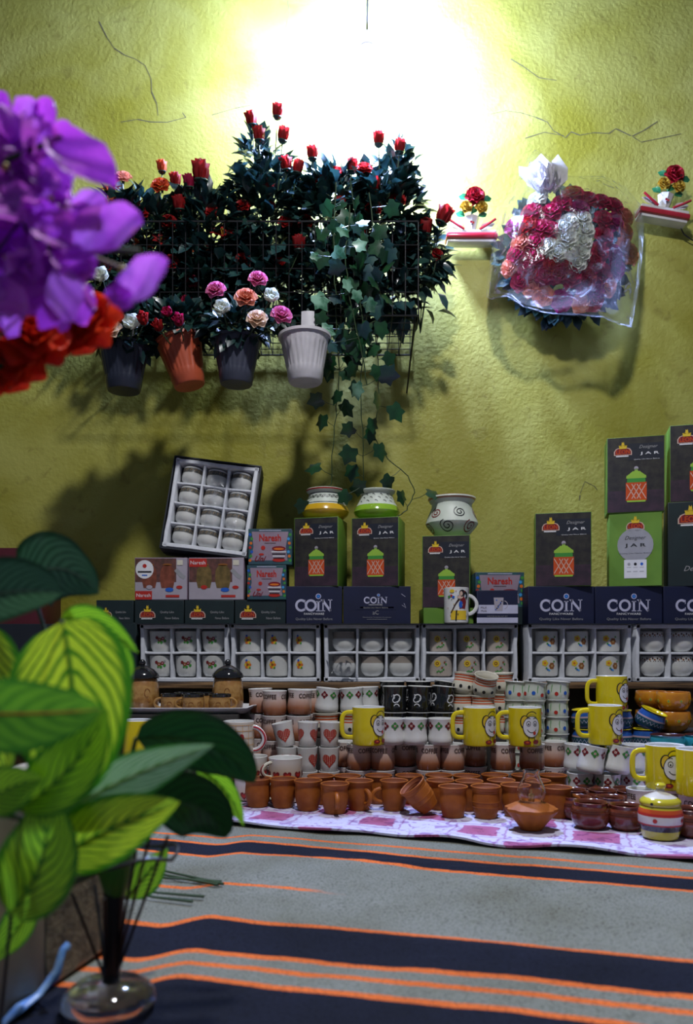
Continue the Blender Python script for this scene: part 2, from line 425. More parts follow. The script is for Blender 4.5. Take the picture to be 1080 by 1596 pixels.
# tablecloth under the crockery ------------------------------------
def cloth_material():
    m = bpy.data.materials.new('white_purple_printed_cotton'); m.use_nodes = True; nt = m.node_tree; b = nt.nodes['Principled BSDF']; b.inputs['Roughness'].default_value = 0.85
    L = nt.links.new; tc = nn(nt, 'ShaderNodeTexCoord'); mp = nn(nt, 'ShaderNodeMapping'); mp.inputs['Rotation'].default_value = (0, 0, R(18 + 45)); mp.inputs['Scale'].default_value = (1, 1, 1); L(tc.outputs['Object'], mp.inputs[0])
    n = nn(nt, 'ShaderNodeTexNoise'); n.inputs['Scale'].default_value = 14; n.inputs['Detail'].default_value = 3; L(tc.outputs['Object'], n.inputs['Vector'])
    mxv = nn(nt, 'ShaderNodeMix', data_type='VECTOR'); mxv.inputs[0].default_value = 0.03; L(mp.outputs[0], mxv.inputs[4]); L(n.outputs['Color'], mxv.inputs[5])
    v = nn(nt, 'ShaderNodeTexVoronoi'); v.inputs['Scale'].default_value = 7.0; v.distance = 'MANHATTAN'; v.inputs['Randomness'].default_value = 0.25; L(mxv.outputs[1], v.inputs['Vector'])
    r = nn(nt, 'ShaderNodeValToRGB'); e = r.color_ramp.elements; e[0].position = 0.0; e[0].color = (0.26, 0.045, 0.10, 1); e[1].position = 0.38; e[1].color = (0.36, 0.10, 0.22, 1)
    for p, c in ((0.40, (0.50, 0.46, 0.60)), (0.50, (0.48, 0.45, 0.58)), (0.53, (0.32, 0.16, 0.34)), (0.57, (0.52, 0.50, 0.64))): x = e.new(p); x.color = (*c, 1)
    L(v.outputs['Distance'], r.inputs['Fac'])
    v2 = nn(nt, 'ShaderNodeTexNoise'); v2.inputs['Scale'].default_value = 38; v2.inputs['Detail'].default_value = 2; v2.inputs['Distortion'].default_value = 1.5; L(tc.outputs['Object'], v2.inputs['Vector'])
    r2 = nn(nt, 'ShaderNodeValToRGB'); e = r2.color_ramp.elements; e[0].position = 0.56; e[0].color = (1, 1, 1, 1); e[1].position = 0.60; e[1].color = (0.50, 0.28, 0.55, 1); L(v2.outputs['Fac'], r2.inputs['Fac'])
    mx = nn(nt, 'ShaderNodeMix', data_type='RGBA', blend_type='MULTIPLY'); mx.inputs[0].default_value = 0.8; L(r.outputs[0], mx.inputs[6]); L(r2.outputs[0], mx.inputs[7]); L(mx.outputs[2], b.inputs['Base Color'])
    return m
def cloth_fn(x, t):   # t: 0 at the front hem .. 1 at the back
    yf = 1.447 - 0.335 * x + 0.006 * math.sin(x * 17) + 0.004 * math.sin(x * 41)
    y = yf + (2.15 - yf) * t
    z = 0.0075 + (0.0035 * math.sin(x * 30 + 2) * math.exp(-t * 20) if t < 0.3 else 0) + (0.004 * abs(math.sin(x * 13)) * math.exp(-(t * 25) ** 2))
    return (x, y, z + 0.0004)
o = sheet('tablecloth', cloth_material(), cloth_fn, 150, 60, 0.004, -0.75, 1.15, 0, 1)
tag(o, 'white cloth with purple medallions spread under the clay cups', 'cloth')
ZC = 0.009   # top of the cloth

# shelf and steps ---------------------------------------------------
wood_d = mat('dark_old_wood', (0.16, 0.09, 0.04), 0.6, (0.07, 0.04, 0.02), 30, 0.4, 120)
wood_b = mat('blackened_board', (0.030, 0.026, 0.022), 0.7, (0.018, 0.016, 0.015), 20, 0.3)
olive_b = mat('olive_stained_board', (0.16, 0.14, 0.05), 0.7, (0.09, 0.08, 0.03), 12)
def plank_mat():
    m = mat('weathered_plank', (0.30, 0.17, 0.07), 0.6, (0.05, 0.028, 0.014), 1, 0.5, 60)
    nt = m.node_tree
    for n in nt.nodes:
        if n.type == 'TEX_NOISE' and n.inputs['Scale'].default_value == 1:
            mp = nn(nt, 'ShaderNodeMapping'); mp.inputs['Scale'].default_value = (7, 60, 230)
            nt.links.new(nt.nodes['Texture Coordinate'].outputs['Object'], mp.inputs[0]); nt.links.new(mp.outputs[0], n.inputs['Vector'])
    return m
t = thing('display_bench', 'low wooden bench along the wall carrying the boxed mug sets', 'bench', (0, 2.2, ZC))
mb = MB(); mb.box((0.1, 0.145, 0.2425), (2.4, 0.29, 0.019), plank_mat(), bev=0.003); mb.build('bench_top', t)
for x in (-1.0, -0.36, 0.32, 1.0):
    mb = MB(); mb.box((x, 0.16, 0.1165), (0.06, 0.22, 0.233), wood_d, bev=0.003); mb.build('leg', t)
mb = MB(); mb.box((0.1, 0.275, 0.12), (2.3, 0.012, 0.20), olive_b); mb.build('back_board', t)
SH = ZC + 0.252
def step(x0, x1, y0, y1, h, label):
    mb = MB(); mb.box(((x0 + x1) / 2, (y0 + y1) / 2, ZC + h / 2), (x1 - x0, y1 - y0, h), wood_b, bev=0.003)
    tag(mb.build('display_step'), label, 'step')
step(-0.082, 0.394, 1.895, 2.10, 0.124, 'dark wooden step hidden under the black and orange striped cups')
step(0.795, 1.12, 1.93, 2.12, 0.130, 'dark wooden step under the orange bowls at the right')
step(-0.60, -0.262, 1.865, 2.10, 0.185, 'dark wooden crate under the white serving tray')

# ------------------------------------------------------------------ mugs and cups
def vessel(prof_out, th, m_out, m_in, lip=None, n=28, base_in=0.004):
    """closed pot: outer profile bottom->top [(r,z,(mat))], then lip, then inside"""
    p = [(0, prof_out[0][1])] + list(prof_out)
    top = prof_out[-1]; rt, zt = top[0], top[1]
    lipm = lip or m_in
    prof = [tuple(q) for q in p]
    prof[-1] = (rt, zt, lipm)
    prof.append((rt - th * 0.35, zt + th * 0.35, lipm)); prof.append((rt - th, zt - th * 0.1, m_in))
    for q in reversed(prof_out[:-1]):
        if q[1] > base_in + prof_out[0][1] and q[0] > th * 1.5: prof.append((q[0] - th, q[1], m_in))
    prof.append((max(0.002, prof_out[0][0] - th), prof_out[0][1] + base_in, m_in)); prof.append((0, prof_out[0][1] + base_in))
    mb = MB(); mb.lathe(prof, m_out, n); return mb
def handle_pts(r0, r1, z0, z1, sq=2.0, n=12, ang=0):
    """ear shape in the local XZ plane, pointing to +X turned by ang deg"""
    pts = []
    for i in range(n + 1):
        a = -PI / 2 + PI * i / n
        c = abs(math.cos(a)) ** (2 / sq) * (1 if math.cos(a) >= 0 else -1); s_ = abs(math.sin(a)) ** (2 / sq) * (1 if math.sin(a) > 0 else -1)
        x = r0 + (r1 - r0) * c; z = (z0 + z1) / 2 + (z1 - z0) / 2 * s_
        pts.append((x * math.cos(R(ang)), x * math.sin(R(ang)), z))
    return pts

# coffee mug
coffee_body = ramp_mat('coffee_ombre_glaze', [(0.0, (0.16, 0.045, 0.02)), (0.30, (0.36, 0.13, 0.06)), (0.58, (0.62, 0.42, 0.34)), (0.85, (0.72, 0.62, 0.58))])
cp = [(0.0235, 0), (0.0275, 0.003), (0.0295, 0.012), (0.0298, 0.020), (0.0288, 0.032), (0.0280, 0.042), (0.0288, 0.052), (0.0305, 0.0605)]
def mk_coffee(name, rot):
    pr = proto('coffee_mug', 'mug'); mb = vessel(cp, 0.0025, coffee_body, white_gl)
    for a in (rot, rot + 105, rot - 105):
        Art(mb, wrap(cp, a)).text('COFFEE', 0, 0.0470, 0.042, dark_ink, h_=0.0112, bold=0.022)
    kid(pr, mb, 'mug_body')
    mb = MB(); mb.tube(handle_pts(0.027, 0.047, 0.014, 0.046, 2.2, ang=90), 0.0035, coffee_body if 0 else white_gl, 8); kid(pr, mb, 'handle')
    return pr
coffees = [mk_coffee('c', a) for a in (0, 22, -24, 38)]
# green and red flower mug
fp = [(0.0245, 0), (0.0285, 0.003), (0.0305, 0.010), (0.0300, 0.018), (0.0285, 0.027), (0.0285, 0.040), (0.0295, 0.052), (0.0310, 0.0605)]
def mk_flower(a0):
    pr = proto('flower_mug', 'mug'); mb = vessel(fp, 0.0024, white_gl, white_gl)
    for k in range(8):
        A = Art(mb, wrap(fp, a0 + k * 45 + 10)); c = dred_ink if k % 2 else green_ink
        for q in range(4):
            dx, dy = ((0, 1), (1, 0), (0, -1), (-1, 0))[q]; L_ = 0.0098; W_ = 0.0044
            A.poly([(dx * L_, 0.045 + dy * L_), (dx * L_ * .55 - dy * W_, 0.045 + dy * L_ * .55 + dx * W_), (0, .045), (dx * L_ * .55 + dy * W_, 0.045 + dy * L_ * .55 - dx * W_)], c)
        A.up().disc(0, 0.045, 0.0042, c); A.up().disc(0, 0.045, 0.0029, white_ink, 10); A.up().disc(0, 0.045, 0.0016, orange_ink, 8)
    kid(pr, mb, 'mug_body')
    mb = MB(); mb.tube(handle_pts(0.027, 0.046, 0.014, 0.046, 2.2, ang=90), 0.0034, white_gl, 8); kid(pr, mb, 'handle'); return pr
flowers = [mk_flower(a) for a in (0, 20, -18)]
# black mug
bp_ = [(0.025, 0), (0.029, 0.003), (0.0305, 0.012), (0.0285, 0.030), (0.0290, 0.045), (0.0310, 0.062)]
def mk_black(a0):
    pr = proto('black_mug', 'mug'); mb = vessel(bp_, 0.0024, black_gl, white_gl)
    for a in (a0, a0 + 95, a0 - 95):
        A = Art(mb, wrap(bp_, a))
        A.arc(0.001, 0.034, 0.0085, 200, -70, 0.0032, white_ink, 14); A.arc(-0.004, 0.029, 0.006, 90, 300, 0.0024, white_ink)
        A.arc(0.005, 0.036, 0.0045, 90, -80, 0.0022, white_ink); A.disc(0.002, 0.0245, 0.0028, white_ink, 9, 0.0018); A.disc(-0.007, 0.041, 0.0022, white_ink, 9)
        A.arc(0.0, 0.012, 0.007, 160, 10, 0.0022, white_ink)
    kid(pr, mb, 'mug_body')
    mb = MB(); mb.tube(handle_pts(0.027, 0.046, 0.014, 0.048, 2.2, ang=90), 0.0034, black_gl, 8); kid(pr, mb, 'handle'); return pr
blacks = [mk_black(a) for a in (8, -20, 30)]
# heart tumbler
hp = [(0.0190, 0), (0.0205, 0.002), (0.0215, 0.020), (0.0230, 0.040), (0.0250, 0.057)]
heart_m = mat('red_checked_heart', (0.48, 0.05, 0.03), 0.3, (0.42, 0.04, 0.03), 90)
def mk_heart(a0):
    pr = proto('heart_tumbler', 'cup'); mb = vessel(hp, 0.0022, mat('ivory_glaze', (0.76, 0.74, 0.70), 0.15, coat=0.6), white_gl)
    for a in (a0, a0 + 120, a0 - 120):
        A = Art(mb, wrap(hp, a)); A.poly(heart_pts(0, 0.029, 0.037, 0.034), heart_m, 4); A.up()
        for k in range(-3, 4):
            y = 0.031 + k * 0.0042; half = 0.016 if k >= 0 else 0.016 + k * 0.0044
            if k <= 2: A.line([(-half, y), (0, y), (half, y)], 0.0006, skin_ink)
            x = k * 0.0046; A.line([(x, 0.042), (x, 0.030), (x, 0.017 + abs(x) * 0.85)], 0.0006, skin_ink)
    kid(pr, mb, 'cup_body'); return pr
hearts = [mk_heart(a) for a in (0, 55, -25)]
# orange striped pot with dots
sp_ = [(0.019, 0), (0.024, 0.003), (0.0290, 0.012), (0.0295, 0.021), (0.0270, 0.032, orangered), (0.0262, 0.035, cream_gl), (0.0260, 0.038, orangered), (0.0262, 0.0415, cream_gl), (0.0266, 0.044, orangered), (0.0280, 0.048, cream_gl), (0.0290, 0.052)]
def mk_striped():
    pr = proto('striped_pot', 'cup'); mb = vessel(sp_, 0.0024, cream_gl, mat('warm_white_glaze', (0.78, 0.74, 0.62), 0.15, coat=0.5))
    for k in range(9):
        Art(mb, wrap(sp_, k * 40 + 12)).disc(0, 0.019, 0.0040, black_ink, 12, 0.0042)
    kid(pr, mb, 'pot_body'); return pr
striped = mk_striped()
# white pot with blue and red dots
dp = [(0.019, 0), (0.0225, 0.002), (0.0255, 0.010), (0.0258, 0.022), (0.0240, 0.034), (0.0250, 0.040), (0.0275, 0.0435)]
def mk_dots(a0):
    pr = proto('dotted_pot', 'cup'); mb = vessel(dp, 0.0022, mat('pale_green_white_glaze', (0.66, 0.70, 0.60), 0.15, coat=0.6), white_gl)
    for k in range(8):
        A = Art(mb, wrap(dp, a0 + k * 45)); c = (red_ink, blue_ink)[k % 2]; A.disc(0, 0.016 + 0.003 * (k % 2), 0.0045, c, 12)
        A.line([(0.009, 0.036), (0.0083, 0.028), (0.0088, 0.020)], 0.0015, green_ink)
    kid(pr, mb, 'pot_body'); return pr
dots = [mk_dots(a) for a in (0, 25, -18)]
# blue pot
blue_gl = mat('cobalt_glaze', (0.02, 0.10, 0.38), 0.15, (0.015, 0.07, 0.28), 40, coat=0.6); dkteal = mat('dark_teal_glaze', (0.015, 0.07, 0.10), 0.2, coat=0.4)
pk_gl = mat('dusty_pink_glaze', (0.42, 0.30, 0.34), 0.2, coat=0.4)
bp2 = [(0.024, 0), (0.029, 0.003), (0.0345, 0.010, dkteal), (0.0362, 0.019, dkteal), (0.0362, 0.029, pk_gl), (0.0350, 0.033, blue_gl), (0.0315, 0.042), (0.0310, 0.045, black_gl), (0.0325, 0.0475, yellow_gl), (0.0335, 0.049)]
pr = proto('blue_pot', 'cup'); mb = vessel(bp2, 0.0026, blue_gl, yellow_gl)
for a in range(0, 360, 30):
    A = Art(mb, wrap(bp2, a)); A.line([(-0.0095, 0.017), (-0.0045, 0.025), (0, 0.017), (0.0045, 0.025), (0.0095, 0.017)], 0.0011, lilac_ink)
kid(pr, mb, 'pot_body'); bluepot = pr
# orange bowl
orange_gl = mat('amber_glaze', (0.62, 0.25, 0.015), 0.12, (0.50, 0.18, 0.012), 25, coat=0.8)
ob = [(0.020, 0), (0.024, 0.003), (0.036, 0.012), (0.0435, 0.025), (0.0455, 0.038), (0.0440, 0.050), (0.0430, 0.057)]
pr = proto('amber_bowl', 'bowl'); mb = vessel(ob, 0.003, orange_gl, mat('amber_inside', (0.5, 0.17, 0.02), 0.2, coat=0.5))
for a in range(0, 360, 40):
    A = Art(mb, wrap(ob, a)); A.disc(0, 0.034, 0.0042, yellow_ink, 10, 0.005); A.up().disc(0, 0.034, 0.0022, green_ink, 8, 0.003); A.up().disc(0, 0.034, 0.001, white_ink, 6)
kid(pr, mb, 'bowl_body'); amber = pr
# teal pot
teal_gl = mat('teal_glaze', (0.03, 0.26, 0.30), 0.12, (0.02, 0.20, 0.24), 30, coat=0.7); maroon = mat('maroon_inside', (0.06, 0.012, 0.012), 0.3)
tp = [(0.026, 0), (0.031, 0.003), (0.0405, 0.012), (0.0425, 0.024), (0.0405, 0.036), (0.0385, 0.041), (0.0400, 0.046)]
pr = proto('teal_pot', 'cup'); mb = vessel(tp, 0.003, teal_gl, maroon)
for a in range(0, 360, 45): Art(mb, wrap(tp, a)).arc(0, 0.024, 0.005, 20, 300, 0.0013, black_ink)
kid(pr, mb, 'pot_body'); tealpot = pr
# yellow mug with a cartoon face
yp = [(0.033, 0), (0.0365, 0.002), (0.0375, 0.006), (0.0378, 0.044), (0.0378, 0.084), (0.0380, 0.088)]
def mk_yellow(af, hang=180, name='yellow_mug'):
    pr = proto('yellow_mug', 'mug'); mb = vessel(yp, 0.003, yellow_gl, white_gl)
    if af is not None:
        A0_ = wrap(yp, af); A = Art(mb, lambda u, v, e: A0_(u * 1.22, 0.045 + (v - 0.045) * 1.22 - 0.001, e)); cy = 0.047
        A.disc(-0.013, cy + 0.009, 0.0085, black_ink, 14, 0.0125, 2); A.up().disc(-0.0125, cy + 0.009, 0.0068, yellow_ink, 14, 0.0108, 2)
        A.up().disc(0, cy, 0.0165, black_ink, 22, 0.0200, 4); A.up().disc(0, cy, 0.0153, white_ink, 22, 0.0188, 4); A.up()
        for sx in (-1, 1):
            A.arc(sx * 0.006, cy + 0.006, 0.0036, 0, 360, 0.0009, black_ink, 14, 0.0046); A.arc(sx * 0.006, cy + 0.013, 0.0035, 30, 150, 0.0012, black_ink)
            A.disc(sx * 0.006, cy + 0.005, 0.0014, black_ink, 8, 0.0018)
        A.arc(0, cy - 0.002, 0.0085, 200, 340, 0.0011, black_ink); A.up(); A.disc(0.005, cy - 0.0115, 0.0028, red_ink, 10, 0.0036)
        A.line([(-0.005, cy - 0.019), (-0.006, cy - 0.027)], 0.0012, black_ink); A.line([(0.005, cy - 0.019), (0.006, cy - 0.027)], 0.0012, black_ink)
        A.disc(-0.008, cy - 0.029, 0.0068, dred_ink, 12, 0.0042, 2); A.disc(0.008, cy - 0.028, 0.0060, dred_ink, 12, 0.0042, 2); A.up()
        A.disc(-0.008, cy - 0.0285, 0.003, orangered, 8, 0.0018); A.arc(0.0, cy + 0.018, 0.010, 35, 165, 0.0016, black_ink)
    kid(pr, mb, 'mug_body')
    mb = MB(); mb.tube([(0.036 * math.cos(R(hang)), 0.036 * math.sin(R(hang)), 0.018)] + handle_pts(0.037, 0.062, 0.018, 0.076, 3.6, 16, hang) + [(0.036 * math.cos(R(hang)), 0.036 * math.sin(R(hang)), 0.076)], 0.0042, yellow_gl, 8, 1.3); kid(pr, mb, 'handle'); return pr
yel_face = mk_yellow(36); yel_face2 = mk_yellow(16); yel_plain = mk_yellow(120, 60)
# checked mug with heart, red outlined handle
check_m = mat('ivory_check_glaze', (0.74, 0.68, 0.56), 0.18, coat=0.5)
kp = [(0.030, 0), (0.0345, 0.003), (0.0355, 0.010), (0.0355, 0.070), (0.0362, 0.080)]
pr = proto('checked_mug', 'mug'); mb = vessel(kp, 0.0028, check_m, white_gl)
for z in (0.012, 0.028, 0.044, 0.060, 0.073): Art(mb, wrap(kp)).line([(x * 0.006, z) for x in range(-19, 20)], 0.0016, mat('pale_orange_ink', (0.66, 0.40, 0.18), 0.4))
for a in range(-180, 180, 24): Art(mb, wrap(kp, a)).line([(0, 0.008), (0, 0.04), (0, 0.074)], 0.0012, mat('pale_orange_ink', (0.66, 0.40, 0.18), 0.4))
for a in (24, -100, 140): A = Art(mb, wrap(kp, a)); A.up().up().poly(heart_pts(0, 0.042, 0.022, 0.030), mat('crimson_ink', (0.50, 0.02, 0.03), 0.3), 3)
kid(pr, mb, 'mug_body')
mb = MB(); hpnts = handle_pts(0.034, 0.062, 0.014, 0.068, 1.9, 14); mb.tube(hpnts, 0.0042, white_gl, 8, 1.3)
for yy in (-0.0032, 0.0032): mb.tube([(p[0] + 0.0035, p[1] + yy, p[2]) for p in hpnts], 0.0020, mat('crimson_ink', (0.5, 0.02, 0.03)), 6)
kid(pr, mb, 'handle'); checked = pr
# wide mug
widem = ramp_mat('ivory_peach_glaze', [(0.0, (0.60, 0.42, 0.34)), (0.4, (0.74, 0.60, 0.46)), (0.8, (0.76, 0.72, 0.66))])
wp = [(0.032, 0), (0.0365, 0.003), (0.0378, 0.010), (0.0378, 0.042), (0.0388, 0.049)]
def mk_wide(a0, ha):
    pr = proto('wide_mug', 'mug'); mb = vessel(wp, 0.0027, widem, white_gl)
    for a in range(0, 360, 40): A = Art(mb, wrap(wp, a + a0)); A.poly(heart_pts(0, 0.014, 0.019, 0.018), dred_ink, 3); A.up().poly(heart_pts(0, 0.013, 0.011, 0.010), red_ink, 2)
    kid(pr, mb, 'mug_body'); mb = MB(); mb.tube(handle_pts(0.037, 0.060, 0.008, 0.040, 2, ang=ha), 0.0040, cream_gl, 8)
    mb.tube([(p[0] * 1.05, p[1] * 1.05, p[2]) for p in handle_pts(0.037, 0.060, 0.008, 0.040, 2, ang=ha)], 0.0026, dred_ink, 6); kid(pr, mb, 'handle'); return pr
wide1 = mk_wide(10, 215); wide2 = mk_wide(-15, 80)
# terracotta cup
def clay_mat(name, c, c2, rough, coat):
    m = mat(name, c, rough, c2, 35, 0.25, 180, coat=coat, spec=0.25 if coat < .1 else .5); return m
clay = clay_mat('terracotta', (0.36, 0.105, 0.012), (0.28, 0.075, 0.009), 0.55, 0.05)
clay_in = mat('terracotta_inside', (0.26, 0.065, 0.018), 0.7)
clay_d = clay_mat('dark_glazed_clay', (0.17, 0.040, 0.018), (0.11, 0.026, 0.012), 0.22, 0.55)
def mk_clay(ha, tall=1.0, ridges=False):
    pr = proto('clay_cup', 'cup')
    base = [(0.0205, 0), (0.0220, 0.002), (0.0222, 0.005), (0.0245, 0.012), (0.0270, 0.022), (0.0280, 0.032), (0.0275, 0.042), (0.0268, 0.050), (0.0278, 0.054), (0.0305, 0.0585), (0.0308, 0.061)]
    if ridges:
        q = []
        for i in range(26):
            z = 0.061 * i / 25; r = wrap_r(base, z) + (0.0005 if i % 2 else -0.0003) * (1 if 5 < i < 23 else 0); q.append((r, z))
        base = q
    mb = vessel([(r, z * tall) for r, z in base], 0.0032, clay, clay_in, clay, 30)
    kid(pr, mb, 'cup_body')
    if ha is not None:
        mb = MB(); mb.tube(handle_pts(0.026, 0.046, 0.016 * tall, 0.044 * tall, 2, ang=ha), [0.0045] * 3 + [0.005] * 7 + [0.0045] * 3, clay, 9); kid(pr, mb, 'handle')
    return pr
def wrap_r(pr, z):
    for i in range(len(pr) - 1):
        if pr[i][1] <= z <= pr[i + 1][1]:
            d = pr[i + 1][1] - pr[i][1]; t = (z - pr[i][1]) / d if d else 0
            return pr[i][0] * (1 - t) + pr[i + 1][0] * t
    return pr[-1][0]
clayc = {'f': mk_clay(-88), 'fr': mk_clay(-62), 'r': mk_clay(-8), 'l': mk_clay(188), 'b': mk_clay(80), 'rg': mk_clay(60, 1, True)}
dk = [(0.022, 0), (0.0255, 0.002), (0.0310, 0.010), (0.0338, 0.020), (0.0335, 0.030), (0.0300, 0.038), (0.0285, 0.040), (0.0295, 0.043), (0.0305, 0.0455)]
def mk_dclay(ha):
    pr = proto('dark_clay_cup', 'cup'); mb = vessel(dk, 0.003, clay_d, clay_d, clay_d, 30)
    for z in (0.0305, 0.0335): Art(mb, wrap(dk)).line([(x * 0.006, z) for x in range(-18, 19)], 0.0008, mat('dark_clay_groove', (0.06, 0.015, 0.01), 0.4))
    kid(pr, mb, 'cup_body'); mb = MB(); mb.tube(handle_pts(0.030, 0.050, 0.012, 0.036, 2, ang=ha), 0.0045, clay_d, 9); kid(pr, mb, 'handle'); return pr
dclay = [mk_dclay(5), mk_dclay(30), mk_dclay(130)]

def XY(px, D): return ((px - CX) / F * D, D)
def jitter(): return random.uniform(-0.4, 0.4)
def column(pr, px, D, n, h, look, row, group, z0=ZC, rots=0.0, tilt_top=None, vis=None, scale=1.0, names=None):
    """stack of n; labels tell the level"""
    x, y = XY(px, D); lv = {1: ['only'], 2: ['lower', 'upper'], 3: ['bottom', 'middle', 'top'], 4: ['bottom', 'second lowest', 'third lowest', 'top']}.get(n, ['bottom', 'second', 'third', 'fourth', 'fifth', 'top'])
    for k in range(n):
        p = pr[(k + int(px)) % len(pr)] if isinstance(pr, list) else pr
        rot = [0, 0, R(rots) + random.uniform(-.08, .08)]; z = z0 + k * h; xx, yy = x, y
        if k == n - 1 and tilt_top: rot[0], rot[1] = R(tilt_top[0]), R(tilt_top[1]); z += 0.003
        pos = '' if n == 1 else lv[k] + ' of '
        place(p, f'{look}, {pos}{row}', (xx, yy, z), rot, group, scale)

H = 0.0605
cg = 'brown and cream COFFEE mugs'
# long double row of coffee mugs
crow = [(538, 1.862), (560, 1.81), (596, 1.81), (630, 1.868), (668, 1.81), (705, 1.81), (740, 1.868), (784, 1.81), (829, 1.81), (863, 1.862)]
for i, (px, D) in enumerate(crow):
    column([coffees[(i * 3) % 4]], px, D, 2, H, 'brown and cream COFFEE mug', f'the {ORD[i]} pile, long coffee row', cg)
for i, (px, D) in enumerate([(407, 1.935), (428, 1.885), (466, 1.88), (480, 1.95)]):
    column([coffees[(i + 1) % 4]], px, D, 4, H, 'brown and cream COFFEE mug', f'the {ORD[i]} tall stack beside tray', cg, tilt_top=(0, -2) if i == 0 else ((0, 3) if i == 2 else None))
for px, D, nm in ((1000, 1.553, 'in front of the yellow mugs'), (1048, 1.562, 'under a yellow face mug'), (1082, 1.485, 'under the rightmost yellow mug')):
    x, y = XY(px, D); place(coffees[1 if px == 1000 else 2], f'cream COFFEE mug standing low {nm} at the right', (x, y, ZC), (0, 0, 0), cg)
# flower mugs on the coffee row
fg = 'white mugs with red and green flowers'
for i, px in enumerate((611, 646, 687)):
    x, y = XY(px, 1.80); place(flowers[i], f'white flower mug on top of the coffee row between the yellow mugs, {("left", "middle", "right")[i]}', (x, y, ZC + 2 * H), (0, 0, R(-4 * i)), fg)
for i, (px, D, ti) in enumerate(((508, 1.93, (0, 6)), (549, 1.93, (0, -3)), (573, 1.995, (0, -2)))):
    x, y = XY(px, D)
    place(striped, f'cream pot with orange rings under the {("left", "middle", "right")[i]} flower mug, behind the heart tumblers', (x, y, ZC + 0.124), (0, 0, 0.3 * i), 'orange ringed pots', 1.16)
    place(flowers[(i + 1) % 3], f'white flower mug on an orange ringed pot behind the heart tumblers, {("left", "middle", "right")[i]}', (x, y, ZC + 0.124 + 0.062), (R(ti[0]), R(ti[1]), 0), fg)
for i, px in enumerate((905, 946, 988)):
    x, y = XY(px, 1.765 if i != 1 else 1.75); place(flowers[i], f'white flower mug in the lower layer behind the dark clay cups, {("left", "middle", "right")[i]}', (x, y, ZC), (0, 0, 0), fg)
for i, (px, D, ty, z) in enumerate(((898, 1.80, 3, 0), (918, 1.735, 11, .004), (959, 1.735, 12, .004), (988, 1.80, 0, 0))):
    x, y = XY(px, D); place(flowers[(i + 1) % 3], ('white flower mug at the left end under the yellow mugs, half hidden', 'tilted white flower mug with grey side leaning right, above dark clay cups', 'tilted white flower mug with a big green flower above dark clay cups', 'upright white flower mug seen through a yellow mug handle')[i], (x, y, ZC + H + z), (R(-2 if ty > 5 else 0), R(ty), 0), fg)
# black mugs
bg = 'black mugs with white swirls'
for i, px in enumerate((615, 653, 689)):
    column([blacks[i]], px, 1.935, 2, 0.062, 'black mug with white swirl', f'the {("left", "middle", "right")[i]} front black stack', bg, z0=ZC + 0.124, tilt_top=(0, (0, 2, 5)[i]))
    column([blacks[(i + 1) % 3]], px - 4 + 3 * i, 2.003, 2, 0.068, 'black mug with white inside', f'the {("left", "middle", "right")[i]} rear black stack', bg, z0=ZC + 0.124, tilt_top=(0, (0, 0, 8)[i]), scale=1.06)
# hearts
hg = 'tumblers with red checked hearts'
for i, (px, D, t_, ar) in enumerate(((447, 1.815, (0, -12), 0), (479, 1.812, (0, 2), 0), (513, 1.812, (0, 2), 0))):
    column([hearts[(0, 1, 0)[i]]], px, D, 3, 0.056, 'ivory tumbler with a red checked heart', f'the {("left", "middle", "right")[i]} heart tumbler stack', hg, tilt_top=t_)
# orange ringed pots on the step
og = 'orange ringed pots'
for i, (px, D, tt) in enumerate(((721, 1.95, (-4, 10)), (753, 1.915, (20, 0)), (783, 1.985, (0, -2)))):
    column(striped, px, D, 3, 0.051, 'cream pot with orange rings and black dots', f'the {("left", "middle", "right")[i]} ringed pot stack', og, z0=ZC + 0.124, rots=20 * i, tilt_top=tt, scale=1.04)
# dotted pots
for i, (px, D, tt) in enumerate(((804, 1.915, (0, 3)), (831, 1.895, (0, 6)), (868, 1.93, (0, 4)))):
    column([dots[i]], px, D, 6, 0.0425, 'white pot with red and blue dots', f'the {("left", "middle", "right")[i]} dotted pot stack', 'dotted white pots', tilt_top=tt, scale=1.1)
# blue pots
for i, (px, D, tt) in enumerate(((914, 1.95, (0, -5)), (963, 1.955, (0, 0)), (1007, 1.95, (22, 10)))):
    column(bluepot, px, D, 4, 0.047, 'cobalt blue pot with yellow rim and white zigzag', f'the {("left", "middle", "right")[i]} blue stack', 'blue pots with yellow rims', rots=15 * i, tilt_top=tt if i != 1 else None)
for i, (px, D) in enumerate(((1040, 1.868), (1094, 1.868))):
    column(tealpot, px, D, 3, 0.045, 'teal pot with dark inside', f'the {("left", "right")[i]} teal stack at the right edge', 'teal pots')
for i, (px, D) in enumerate(((1049, 1.985), (1108, 1.985))):
    column(amber, px, D, 2, 0.050, 'glossy amber bowl', f'the {("left", "right")[i]} amber bowl stack at the right edge', 'amber bowls', z0=ZC + 0.13, scale=0.95)
x, y = XY(1026, 2.06); place(amber, 'amber bowl half hidden behind the other amber bowls', (x - .02, y, ZC + 0.13 + 0.052), (0, 0, 1), 'amber bowls', 0.9)
x, y = XY(1026, 2.06); place(amber, 'amber bowl under the half hidden one at the back', (x - .02, y, ZC + 0.13), (0, 0, .3), 'amber bowls', 0.9)
